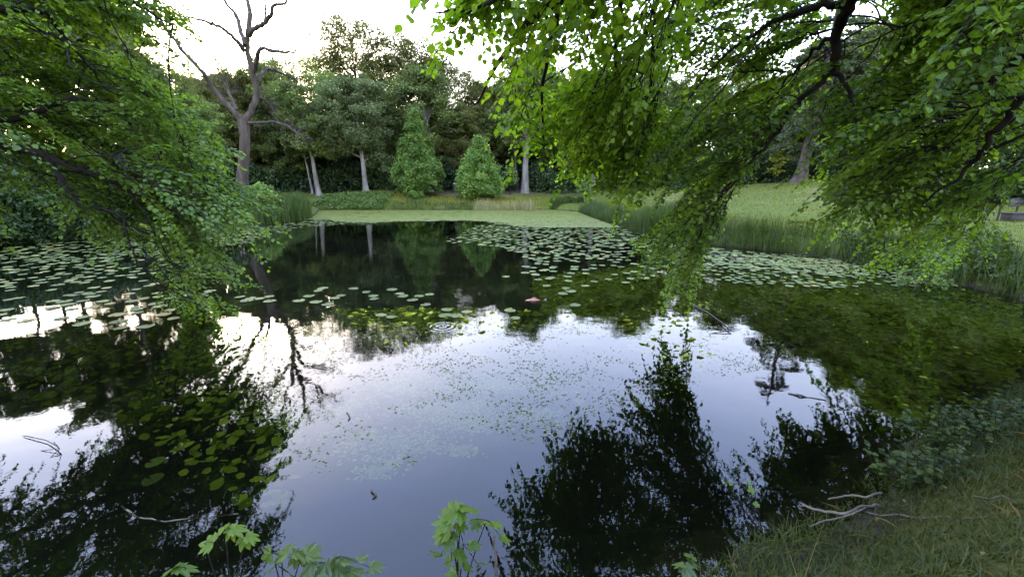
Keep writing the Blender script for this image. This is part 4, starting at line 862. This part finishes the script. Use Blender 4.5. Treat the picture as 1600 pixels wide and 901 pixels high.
seedling('seedling_plant', 'tallest leafy seedling with tiers of lobed leaves at the bottom middle', 716, [(716, 800, 0), (722, 790, .02), (724, 850, .03), (705, 838, -.02), (760, 812, .05)], 1.75,
    [(700, 798, 0, 1.0, 2.6, .45), (735, 792, .02, 1.1, .3, .6), (718, 806, -.05, .9, -1.3, .5), (690, 832, 0, 1.0, 2.9, .75), (722, 826, -.05, .8, -1.0, .35), (700, 845, -.04, .8, -1.7, .3),
     (765, 816, .05, 1.0, .2, .85), (745, 822, .02, .7, -1.2, .2), (780, 818, .06, .7, .4, .8), (735, 884, .0, .8, .5, .3), (705, 895, 0, .7, 2.8, .5), (755, 878, .03, .6, .3, .35), (700, 873, .02, .6, 2.4, .2), (745, 850, .02, .8, .1, .45), (680, 862, .0, .7, 2.5, .4), (722, 868, -.03, .8, -.6, .3), (790, 840, .06, .6, .2, .6), (690, 815, -.02, .9, 3.0, .5)], .112, seed=51)
seedling('seedling_plant', 'cluster of spreading lobed leaves at the bottom edge left of the tallest seedling', 450, [(440, 868, 0), (470, 872, .02), (490, 880, .04), (530, 868, .06), (430, 880, -.02)], 1.72,
    [(440, 862, 0, 1.0, 2.8, .5), (475, 866, .02, 1.1, .2, .55), (462, 878, 0, 1.0, -1.2, .75), (500, 870, .04, .9, .5, .4), (545, 872, .06, 1.0, .9, .3), (530, 884, .05, 1.0, -.4, .35), (590, 884, .07, .8, .3, .3),
     (415, 868, -.02, .8, 3.0, .35), (505, 890, 0, .9, -1.4, .2), (560, 892, .03, .8, .2, .3), (480, 892, -.02, .8, -1.8, .25), (520, 875, .05, .7, 1.6, .25), (490, 860, .05, .8, .9, .5), (450, 890, .0, .9, 2.2, .4), (570, 868, .08, .8, 1.0, .3), (540, 895, .03, 1.0, -.2, .35), (425, 885, 0, .8, -2.4, .3)], .105, 'nettle', seed=52)
seedling('seedling_plant', 'yellow-green lobed leaves on a low stem at lower left over dark water', 360, [(352, 830, 0), (385, 838, .03), (320, 848, -.02)], 1.75,
    [(345, 825, .02, .8, 2.7, .8), (375, 826, .03, .9, .4, .85), (365, 836, 0, 1.0, -.8, .9), (320, 848, -.02, 1.1, 3.0, .75), (398, 840, .03, .9, .2, .8), (385, 846, .02, .8, -.7, .9)], .10, seed=53)
seedling('seedling_plant', 'low pale lobed leaf at the bottom left corner of the dark reflection', 278, [(272, 888, 0), (290, 886, .02)], 1.72,
    [(262, 890, 0, 1.0, 2.9, .5), (292, 887, .02, 1.0, .2, .45)], .10, seed=54)
seedling('seedling_plant', 'rosette of three pale lobed leaves at the foot of the mossy bank', 1070, [(1070, 876, 0), (1080, 884, .02)], 1.78,
    [(1058, 880, 0, .9, 2.8, .35), (1080, 866, .05, .9, 1.0, .4), (1086, 880, .02, .9, -.3, .35), (1075, 894, -.04, .9, -1.4, .35)], .09, 'nettle', seed=55)
seedling('seedling_plant', 'small yellowing seedling in the dark reflection left of the dead branches', 1165, [(1170, 775, 0), (1135, 752, .02), (1180, 765, .03)], 2.15,
    [(1132, 752, 0, .7, 2.8, .9), (1142, 755, .02, .5, 0.3, .95), (1170, 752, .02, .5, .5, .9), (1175, 765, .0, .6, -.6, .8), (1183, 788, 0, .5, -1, .8)], .07, seed=56)
p = P(772, 835, 1.74); r_ = np.array([P(776, 960, 1.7)[0], 1.7, 0]); r_[2] = gz(r_[0], r_[1]) - .05
stick('broken_stem', [r_, r_ * .5 + p * .5 + (.006, 0, 0), p], .0075, .0055, 'stick', 'broken pale upright stem beside the tallest seedling', 'stem')
# herbs over the right near bank
def herb(rs, name, label, c, R, n, ls, mat, h):
    lb = MB(); wb = MB()
    for _ in range(n):
        a = rs.uniform(0, 6.283); q = R * math.sqrt(rs.uniform()); x, y = c[0] + q * math.cos(a), c[1] + q * math.sin(a) * .8
        z0 = max(float(gz(x, y)), -.05); hh = h * rs.uniform(.5, 1.2); top = np.array([x + rs.normal() * .06, y + rs.normal() * .06, z0 + hh]) - c
        b = np.array([x, y, z0]) - c; pts = bez(b, (b + top) / 2 + rs.normal(size=3) * .02, top, 5); wb.tube(pts, np.linspace(.003, .0015, 5), 3)
        m = 9; t = rs.uniform(.35, 1, m); q3 = np.stack([np.interp(t, np.linspace(0, 1, 5), pts[:, k]) for k in range(3)], -1)
        az = rs.uniform(0, 6.283, m); d = np.stack([np.cos(az), np.sin(az), rs.normal(size=m) * .2 - .1], -1)
        leaves(lb, q3, d, unit(np.array([0, 0, 1.]) + rs.normal(size=(m, 3)) * .3), ls * rs.uniform(.6, 1.3, m), LEAF_ROUND, np.clip(rs.uniform(0, .7) + rs.normal(size=m) * .15, 0, 1))
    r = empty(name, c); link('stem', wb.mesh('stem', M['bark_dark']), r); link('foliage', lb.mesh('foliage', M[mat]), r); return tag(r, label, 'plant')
rs = RS(61)
for (x, y), R, n_, ls, h, lab in [((1455, 712), .3, 26, .055, .42, 'leafy herb patch overhanging the dark water above the dead branches'),
                               ((1520, 655), .5, 50, .055, .45, 'leafy herb patch on the bank edge right of the dark water'),
                               ((1590, 640), .5, 40, .055, .4, 'leafy herb patch at the right edge of the view on the near bank'),
                               ((1410, 706), .22, 14, .05, .30, 'low trailing herbs in front of the dark water at the bank corner')]:
    c = W(x, y, .25); c[2] = max(.0, float(gz(c[0], c[1])))
    herb(rs, 'herb_patch', lab, c, R, n_, ls * .75, 'weed_dark', h * .6)
for (x, D_, lab) in [(1440, 8.8, 'leafy sapling on the right shore rising in front of the lawn')]:
    plant_tree('sapling', gen_tree(170 + x, 1.9, .014, .2, .45, 11, 9, .075, .2, lm='weed', wood='bark_dark', subs=3), TC, at_base(x, D_), x, .8, lab)

# ------------------------------------------------------------------ lily pads
def pad_mesh(seed):
    rs = RS(seed); n = 22; mb = MB(); a0 = .16
    th = np.linspace(a0, 2 * math.pi - a0, n); r = .5 * (1 + .03 * np.sin(th * 3 + seed) + .02 * rs.normal(size=n))
    ring = np.stack([r * np.cos(th) * .93, r * np.sin(th), .012 + .014 * np.sin(th * 2 + seed) * rs.uniform(.3, 1) + .01 * np.sin(th * 5 + seed)], -1)
    mid = ring * np.array([.6, .6, 0]) + np.array([0, 0, .004]); c = np.array([[.04, 0, .002]])
    V = np.concatenate([c, mid, ring])
    mb.add(V, np.array([(0, 1 + i, 2 + i) for i in range(n - 1)]), 0)
    mb.n -= len(V); mb.v.pop(); mb.r.pop(); f0 = mb.f.pop()
    mb.add(V, f0, 0); q = np.array([(1 + i, 1 + n + i, 2 + n + i, 2 + i) for i in range(n - 1)])
    mb.f.append(q)
    return mb.mesh('lily_pad', M['pad'], True), V, [f0, q]
pm = [pad_mesh(s) for s in range(5)]
rs = RS(71); pads = []     # x, y, size, group
def scatter(poly, n, smin, smax, g, mind=.75, pw=1.0, clump=0):
    """pads in a pixel polygon on the water, evenly by real area"""
    wp = [tuple(W(x, y)[:2]) for x, y in poly]; xs = [p[0] for p in wp]; ys = [p[1] for p in wp]; c = 0; tries = 0; mine = []
    while c < n and tries < n * 40:
        tries += 1; x = rs.uniform(min(xs), max(xs)); y = rs.uniform(min(ys), max(ys))
        if not in_poly(x, y, wp): continue
        if clump and wob(np.array(x), np.array(y), 1.4) + .6 * wob(np.array(x), np.array(y), 3.7) + rs.uniform(-.8, .8) < clump - 1: continue
        s = rs.uniform(smin, smax)
        if mine:
            m_ = np.array(mine[-700:]); 
            if np.min(np.hypot(m_[:, 0] - x, m_[:, 1] - y)) < s * mind: continue
        mine.append((x, y, s)); c += 1
    for x, y, s in mine: pads.append((x, y, s, g))
G = {0: ('pale round lily pad in the crowded raft on the right half of the pond', 'lily pads of the right-hand raft'),
     1: ('grey-green lily pad in the loose cover along the left shore', 'lily pads along the left shore'),
     2: ('lone pale lily pad in the scattered drift across the middle of the open water', 'lily pads drifting mid-pond'),
     3: ('dull brownish-green lily pad lying low in the near water', 'dull lily pads in the near water'),
     4: ('pale lily pad at the fringe of the duckweed by the dark reeds', 'lily pads at the duckweed fringe')}
for zx, zy in [(20, 438), (65, 427), (70, 450), (310, 398), (335, 387), (215, 447), (265, 425), (300, 455), (360, 465), (395, 435), (425, 422), (488, 387), (552, 405), (587, 425), (592, 440),
               (680, 393), (720, 413), (735, 425), (783, 445), (815, 425), (868, 417), (848, 468), (955, 492), (1055, 503), (945, 522), (1000, 522), (675, 530), (625, 520), (1250, 327), (1270, 497), (1297, 535), (-25, 436), (-45, 448), (-80, 430)]:
    p = W(400 + zx / 3.2, 330 + zy / 3.2); pads.append((p[0], p[1], rs.uniform(.2, .27), 2))
for zx, zy in [(1345, 308), (1353, 281), (1410, 342), (1463, 338), (1453, 374), (1450, 293), (1535, 413), (1575, 402), (1550, 385), (1595, 470), (1490, 280), (1400, 243), (990, 158), (965, 150)]:
    p = W(400 + zx / 3.2, 330 + zy / 3.2); pads.append((p[0], p[1], rs.uniform(.2, .27), 0))
for x, y, s in [(237, 743, .16), (242, 718, .16), (155, 697, .16), (905, 622, .13), (940, 622, .12), (968, 603, .13), (995, 628, .14), (98, 563, .22), (585, 734, .2)]:
    p = W(x, y); pads.append((p[0], p[1], s, 3))
scatter([(700, 376), (745, 352), (830, 346), (910, 342), (960, 353), (1010, 367), (1000, 376), (880, 380), (800, 392)], 800, .18, .28, 0, .5)
scatter([(800, 392), (880, 378), (1010, 372), (1090, 384), (1060, 405), (960, 402), (900, 412), (840, 412)], 190, .2, .29, 0, .75)
scatter([(815, 412), (900, 408), (980, 404), (1060, 410), (1010, 440), (890, 452), (850, 440)], 46, .2, .28, 0, 1.0)
scatter([(1040, 380), (1150, 391), (1300, 408), (1400, 427), (1330, 432), (1180, 424), (1080, 410)], 330, .16, .25, 0, .55)
scatter([(1070, 410), (1300, 428), (1420, 436), (1440, 448), (1280, 450), (1080, 438)], 120, .12, .22, 0, .9, clump=.75)
scatter([(0, 388), (100, 378), (200, 369), (290, 365), (400, 356), (440, 360), (400, 376), (300, 392), (150, 405), (0, 412)], 420, .18, .28, 1, .7)
scatter([(-100, 412), (150, 404), (300, 392), (330, 430), (240, 450), (0, 470), (-100, 470)], 170, .18, .27, 1, .85, clump=.75)
scatter([(0, 465), (180, 455), (330, 455), (330, 475), (250, 515), (150, 512), (60, 500), (0, 520)], 46, .2, .28, 1, 1.0, clump=.7)
scatter([(400, 356), (490, 343), (560, 344), (640, 346), (560, 350), (480, 354), (440, 366)], 130, .22, .32, 4, .7)
pads = [(a, b, c_ * .9, d) for a, b, c_, d in pads]
pads.sort(key=lambda p: math.hypot(p[0], p[1]) / p[2])
far = MB()
for i_, (x, y, s, g) in enumerate(pads):
    me, V, Fs = pm[i_ % 5]; rz = rs.uniform(0, 6.283); zz = .004 + (i_ % 7) * .0012
    if i_ < 300:
        o = link('lily_pad', me, None, (x, y, zz if g != 3 else -.02 - .01 * (i_ % 3)), rz); o.scale = (s, s, s * .8); o.rotation_euler = (rs.normal() * .012, rs.normal() * .012, rz)
        tag(o, G[g][0], 'lily pad', G[g][1])
    else:
        c_, s_ = math.cos(rz), math.sin(rz); R_ = np.array([[c_, -s_, 0], [s_, c_, 0], [0, 0, .8]])
        v = (V * s) @ R_.T + np.array([x, y, zz]); n0 = far.n
        far.v.append(v); far.r.append(np.full(len(v), rs.uniform())); far.n += len(v)
        for f in Fs: far.f.append(f + n0)
tag(link('distant_lily_pads', far.mesh('distant_lily_pads', M['pad'], True)), 'mass of small lily pads farther out on both sides of the pond', 'lily pads', kind='stuff')

# duckweed carpet at the far end
xs = np.arange(-22, 9, .11); ys = np.arange(22, 41, .16); Xg, Yg = np.meshgrid(xs, ys)
xp = np.interp(np.arange(460, 960, 10), [460, 490, 560, 640, 740, 790, 850, 920, 950], [342, 343.5, 346, 345.5, 345.5, 350, 356, 360, 361])
front = lambda X, Y: np.interp((X) / (Y * ct + .55) * F + 800, np.arange(460, 960, 10), [(W(800, q_)[1]) for q_ in xp])
cov = (Yg - front(Xg, Yg)) + 1.5 * wob(Xg * .6, Yg, 1.1) + .5 * wob(Xg, Yg, 4.3) + RS(3).normal(size=Xg.shape) * .35
ok = (cov > 0) & (sdist(Xg, Yg) < .1) & (Xg / (Yg * ct + .55) * F + 800 > 470)
ok &= ~((wob(Xg * .7, Yg * 2.2, 1.3) + .6 * wob(Xg, Yg, 5.2) + RS(6).normal(size=Xg.shape) * .25) > 1.0)
yy, xx = np.nonzero(ok); c = np.stack([Xg[yy, xx], Yg[yy, xx], np.full(len(xx), .0025)], -1) + RS(4).normal(size=(len(xx), 3)) * np.array([.02, .02, 0])
mb = MB(); h = np.array([(-.065, -.09, 0), (.065, -.09, 0), (.065, .09, 0), (-.065, .09, 0)])
zz = RS(9).uniform(0, .004, len(xx)); c[:, 2] += zz
mb.add((c[:, None] + h[None]).reshape(-1, 3), (np.arange(4)[None] + 4 * np.arange(len(xx))[:, None]))
rs = RS(77); wp = [tuple(W(x, y)[:2]) for x, y in [(1040, 384), (1150, 388), (1300, 404), (1420, 424), (1500, 446), (1380, 446), (1240, 436), (1120, 424), (1040, 404)]]
X = rs.uniform(5, 13, 26000); Y = rs.uniform(8.5, 16, 26000); k_ = np.array([in_poly(a, b, wp) for a, b in zip(X, Y)]) & (wob(X, Y, 1.5) + .8 * wob(X, Y, 4.7) + rs.uniform(-.8, .8, 26000) > .75); X, Y = X[k_], Y[k_]; m = len(X)
az = rs.uniform(0, 6.28, m); leaves(mb, np.stack([X, Y, np.full(m, .003) + rs.uniform(0, .003, m)], -1), np.stack([np.cos(az), np.sin(az), np.zeros(m)], -1), np.tile(np.array([0, 0, 1.]), (m, 1)), .10 * rs.uniform(.5, 1.5, m), LEAF_SIMPLE, rs.uniform(size=m))
tag(link('duckweed', mb.mesh('duckweed', M['duckweed'])), 'pale green duckweed covering the far end of the pond and the water along the right shore', 'duckweed', kind='stuff')

# submerged leaves just under the surface
def under(rs, poly, n, size, z0, z1, mb, clump=.6, tint=.45):
    wp = [tuple(W(x, y)[:2]) for x, y in poly]; xs = [p[0] for p in wp]; ys = [p[1] for p in wp]
    X = rs.uniform(min(xs), max(xs), n * 3); Y = rs.uniform(min(ys), max(ys), n * 3)
    ok = np.array([in_poly(a, b, wp) for a, b in zip(X, Y)]) & (wob(X, Y, 2.0) + .7 * wob(X, Y, 5.5) + rs.uniform(-.7, .7, n * 3) > clump - 1)
    X, Y = X[ok][:n], Y[ok][:n]; m = len(X)
    pos = np.stack([X, Y, rs.uniform(z0, z1, m)], -1)
    az = rs.uniform(0, 6.283, m); d = np.stack([np.cos(az), np.sin(az), rs.normal(size=m) * .15], -1)
    leaves(mb, pos, d, unit(np.array([0, 0, 1.]) + rs.normal(size=(m, 3)) * .42), size * rs.uniform(.35, 1.8, m), LEAF_RUFFLE, np.clip(tint + .35 * wob(X, Y, 1.1) + rs.normal(size=m) * .2, 0, 1))
rs = RS(81); mb = MB()
under(rs, [(830, 430), (1000, 410), (1300, 430), (1600, 440), (1600, 560), (1400, 600), (1150, 480), (1000, 500), (860, 495)], 19000, .06, -.09, -.025, mb, .45, .55)
under(rs, [(830, 430), (1000, 410), (1300, 430), (1600, 440), (1600, 600), (1400, 640), (1150, 480), (1000, 500), (860, 495)], 12000, .10, -.3, -.1, mb, .2, .62)
under(rs, [(0, 480), (330, 470), (460, 520), (470, 640), (440, 760), (380, 780), (200, 640), (0, 600)], 1100, .08, -.3, -.08, mb, .3, .2)
under(rs, [(960, 490), (1110, 470), (1110, 560), (1090, 590), (1010, 560)], 1500, .08, -.06, -.008, mb)
under(rs, [(1400, 560), (1600, 540), (1600, 620), (1400, 720)], 900, .06, -.06, -.008, mb)
under(rs, [(0, 480), (330, 470), (460, 520), (470, 640), (440, 760), (380, 780), (200, 640), (0, 600)], 1000, .058, -.1, -.015, mb, .65, .25)
under(rs, [(530, 480), (760, 480), (900, 485), (900, 500), (700, 530), (640, 540), (570, 530)], 1500, .08, -.05, -.006, mb)
tag(link('submerged_leaves', mb.mesh('submerged_leaves', M['subleaf'])), 'yellow-green submerged water-lily leaves under the surface', 'water plants', kind='stuff')
# flecks on the surface, pale algae film under it
mb = MB(); n = 15000
wp = [tuple(W(x, y)[:2]) for x, y in [(400, 500), (560, 505), (960, 500), (1150, 490), (1250, 560), (960, 640), (760, 720), (480, 740), (400, 640)]]
X = rs.uniform(-5, 5, n * 3); Y = rs.uniform(2.6, 7, n * 3)
ok = np.array([in_poly(a, b, wp) for a, b in zip(X, Y)]) & (wob(X, Y, 1.6) + .9 * wob(X, Y, 5.1) + .7 * wob(X * .6, Y, 12) + .5 * rs.normal(size=n * 3) > .35); X, Y = X[ok][:n], Y[ok][:n]; m = len(X)
az = .5 * rs.normal(size=m) + .3
leaves(mb, np.stack([X, Y, np.full(m, .003)], -1), np.stack([np.cos(az), np.sin(az), np.zeros(m)], -1), np.tile(np.array([0, 0, 1.]), (m, 1)), .017 * rs.uniform(.4, 1.9, m) ** 1.4, (LEAF_SIMPLE[0] * np.array([.6, 1, 1]), LEAF_SIMPLE[1]), rs.uniform(size=m))
tag(link('floating_flecks', mb.mesh('floating_flecks', M['fleck'])), 'scattered leaf flecks and seed litter floating on the open water', 'litter', kind='stuff')
mb = MB()
for x, y, R, n in [(700, 640, .38, 500), (640, 690, .28, 300), (740, 660, .2, 220), (720, 700, .1, 90), (585, 733, .1, 130), (610, 722, .09, 80), (840, 645, .2, 180), (770, 600, .4, 350), (560, 690, .3, 160), (650, 600, .5, 350), (860, 600, .4, 220), (520, 640, .4, 200)]:
    c = W(x, y); q_ = RS(int(x)).normal(size=(n, 2)) * R * .6; m = n = n * 2; q_ = np.concatenate([q_, q_ * .7 + RS(int(x) + 1).normal(size=q_.shape) * R * .2])
    az = rs.uniform(0, 6.28, m)
    leaves(mb, np.stack([c[0] + q_[:, 0] * 1.3, c[1] + q_[:, 1] * .7, rs.uniform(-.03, -.004, m)], -1), np.stack([np.cos(az), np.sin(az), np.zeros(m)], -1), np.tile(np.array([0, 0, 1.]), (m, 1)), .026 * rs.uniform(.3, 1.7, m), LEAF_CLUMP, rs.uniform(size=m))
tag(link('algae_film', mb.mesh('algae_film', M['film'])), 'faint pale green algae film hanging just below the open water', 'algae', kind='stuff')

# ------------------------------------------------------------------ fish at the surface
def fish():
    c = W(834, 469); mb = MB()
    t = np.linspace(0, 1, 11); L = .36
    q = np.stack([(t - .5) * L, .02 * np.sin(t * 3), -.008 - .01 * t], -1)
    rad = .045 * np.sin(np.clip(t, .02, .97) * math.pi) ** .7 * (1.1 - .5 * t)
    mb.tube(q, rad, 9)
    r = empty('fish', c, .12); link('body', mb.mesh('body', M['fish'], True), r)
    tb = MB(); tb.add([(.17, .004, -.012), (.27, .06, .012), (.235, .012, -.008), (.28, -.05, -.02)], [(0, 2, 1), (0, 3, 2)]); link('tail', tb.mesh('tail', M['cut_wood']), r)
    fb = MB(); fb.add([(-.06, .01, .03), (.06, .015, .028), (.05, .016, .055), (-.02, .012, .062)], [(0, 1, 2, 3)]); link('dorsal_fin', fb.mesh('dorsal_fin', M['fish']), r)
    tag(r, 'pale orange fish breaking the dark water surface mid-pond', 'fish')
fish()

# ------------------------------------------------------------------ bench, stump, stones
def bench():
    c = on(1579, 18); r = empty('bench', c, .15)
    def part(nm, bs, mat='bench_wood'):
        mb = MB()
        for lo, hi in bs: mb.box(lo, hi)
        o = link(nm, mb.mesh(nm, M[mat]), r); bv = o.modifiers.new('b', 'BEVEL'); bv.width = .012; bv.segments = 2; return o
    w = .52
    part('seat', [((-w, -.2, .30), (w, .02, .36)), ((-w, .03, .30), (w, .22, .36))])
    part('front_board', [((-w + .02, -.185, .02), (w - .02, -.145, .297))])
    part('backrest', [((-w + .01, .225, .60), (w - .01, .262, .68))])
    for s in (-1, 1):
        part('leg', [((s * (w - .08) - .05, -.14, -.1), (s * (w - .08) + .05, .20, .298))])
        part('post', [((s * (w - .05) - .035, .264, -.1), (s * (w - .05) + .035, .32, .72))])
    tag(r, 'weathered dark wooden bench on the lawn at the right edge', 'bench')
bench()
def lump(name, label, c, sx, sy, sz, mat, seed, cat, top=False):
    rs = RS(seed); nu, nv = 14, 9; th = np.arange(nu) * 2 * math.pi / nu; ph = np.linspace(-.4, math.pi / 2, nv)
    V = []
    for p_ in ph:
        k = 1 + .14 * rs.normal(size=nu)
        V += [(math.cos(a) * math.cos(p_) * sx * q_, math.sin(a) * math.cos(p_) * sy * q_, math.sin(p_) * sz * (1 + .12 * (q_ - 1))) for a, q_ in zip(th, k)]
    i = np.arange(nv - 1)[:, None] * nu; j = np.arange(nu)[None]; k = (j + 1) % nu
    mb = MB(); mb.add(V, np.stack([i + j, i + k, i + nu + k, i + nu + j], -1).reshape(-1, 4))
    return tag(link(name, mb.mesh(name, M[mat], True), None, c), label, cat)
lump('boulder', 'long dark boulder on the lawn half hidden by leaves', on(1312, 20.5) + (0, 0, .0), 1.15, .55, .62, 'boulder', 1, 'boulder')
lump('boulder', 'small greyish stone on the lawn right of the long dark boulder', on(1345, 20.2), .3, .22, .2, 'stone', 2, 'stone')
lump('boulder', 'greyish stone under the trees behind the bench', on(1583, 29), .6, .4, .55, 'stone', 3, 'stone')
def stump():
    c = on(712, 46); r = empty('tree_stump', c); mb = MB(); mb.tube([(0, 0, -.2), (0, 0, .1), (0, 0, .62), (.06, 0, .9)], [.42, .32, .28, .27], 12, .5, .1); link('trunk', mb.mesh('trunk', M['bark_grey'], True), r)
    m2 = MB(); th = np.linspace(0, 2 * math.pi, 13)[:-1]; m2.add([(.06 + .25 * math.cos(a), -.12 + .25 * math.sin(a), .925 + .1 * math.sin(a)) for a in th], np.array([list(range(12))])); link('cut_face', m2.mesh('cut_face', M['cut_wood']), r)
    tag(r, 'pale cut stump in the shade between the two young conical trees', 'tree stump')
stump()

# ------------------------------------------------------------------ air
HZ = 0
m_, n_, o_ = new_mat('haze'); pv = nd(n_, 'ShaderNodeVolumePrincipled', Density=HZ); pv.inputs['Color'].default_value = (.96, .93, .88, 1)
n_.links.new(pv.outputs[0], o_.inputs['Volume'])
if HZ:
    mb = MB(); mb.box((-1500, -1300, -2.2), (1500, 1700, 24)); tag(link('haze', mb.mesh('haze', m_)), kind='stuff')
# ------------------------------------------------------------------ world, sun, camera
sc = bpy.context.scene
SUN_EL, SUN_AZ = math.radians(9), math.radians(-33)        # azimuth from +Y towards +X
w = bpy.data.worlds.new('World'); sc.world = w; w.use_nodes = True; n = w.node_tree; n.nodes.clear()
out = n.nodes.new('ShaderNodeOutputWorld'); bg = n.nodes.new('ShaderNodeBackground'); bg.inputs[1].default_value = .12
sky = n.nodes.new('ShaderNodeTexSky'); sky.sky_type = 'NISHITA'; sky.sun_disc = False; sky.sun_elevation = SUN_EL; sky.sun_rotation = SUN_AZ
sky.dust_density = 2.0; sky.ozone_density = 1.5
tc = n.nodes.new('ShaderNodeTexCoord')
mp = n.nodes.new('ShaderNodeMapping'); mp.inputs['Scale'].default_value = (1.2, 1.2, 3.0); n.links.new(tc.outputs['Generated'], mp.inputs[0])
nz = n.nodes.new('ShaderNodeTexNoise'); nz.inputs['Scale'].default_value = 2.2; nz.inputs['Detail'].default_value = 6; n.links.new(mp.outputs[0], nz.inputs[0])
cf = n.nodes.new('ShaderNodeMapRange'); cf.inputs[1].default_value = .35; cf.inputs[2].default_value = .75; cf.inputs[3].default_value = .62; cf.inputs[4].default_value = .86
n.links.new(nz.outputs[0], cf.inputs[0])
cm = n.nodes.new('ShaderNodeMix'); cm.data_type = 'RGBA'; n.links.new(cf.outputs[0], cm.inputs[0]); n.links.new(sky.outputs[0], cm.inputs[6]); 
sx = n.nodes.new('ShaderNodeSeparateXYZ'); n.links.new(tc.outputs['Generated'], sx.inputs[0])
ez = n.nodes.new('ShaderNodeMapRange'); ez.interpolation_type = 'SMOOTHSTEP'; ez.inputs[1].default_value = .1; ez.inputs[2].default_value = .66; n.links.new(sx.outputs['Z'], ez.inputs[0])
cc = n.nodes.new('ShaderNodeMix'); cc.data_type = 'RGBA'; n.links.new(ez.outputs[0], cc.inputs[0]); cc.inputs[6].default_value = (2.25, 2.1, 2.15, 1); cc.inputs[7].default_value = (1.6, 2.1, 3.8, 1)
n.links.new(cc.outputs[2], cm.inputs[7])
n.links.new(cm.outputs[2], bg.inputs[0]); n.links.new(bg.outputs[0], out.inputs[0])
sl = bpy.data.lights.new('sun', 'SUN'); sl.energy = .3; sl.angle = math.radians(20); sl.color = (1, .84, .62)
so = bpy.data.objects.new('sun', sl); C.objects.link(so)
from mathutils import Vector
sd = Vector((math.sin(SUN_AZ) * math.cos(SUN_EL), math.cos(SUN_AZ) * math.cos(SUN_EL), math.sin(SUN_EL)))
so.rotation_euler = sd.to_track_quat('Z', 'Y').to_euler(); so.location = (0, 0, 30)

cam = bpy.data.cameras.new('camera'); co = bpy.data.objects.new('camera', cam); C.objects.link(co); sc.camera = co
cam.sensor_width = 36; cam.lens = 36 * F / 1600; cam.clip_start = .05; cam.clip_end = 4000
co.location = (0, 0, CH); co.rotation_euler = (math.pi / 2 - TH, 0, 0)
sc.view_settings.view_transform = 'Standard'; sc.view_settings.look = 'None'; sc.view_settings.gamma = 1; sc.view_settings.exposure = 4.5
cy = sc.cycles
cy.use_denoising = True; cy.max_bounces = 8; cy.diffuse_bounces = 3; cy.glossy_bounces = 3; cy.transmission_bounces = 4; cy.transparent_max_bounces = 12
cy.sample_clamp_indirect = 12; cy.caustics_reflective = False; cy.caustics_refractive = False
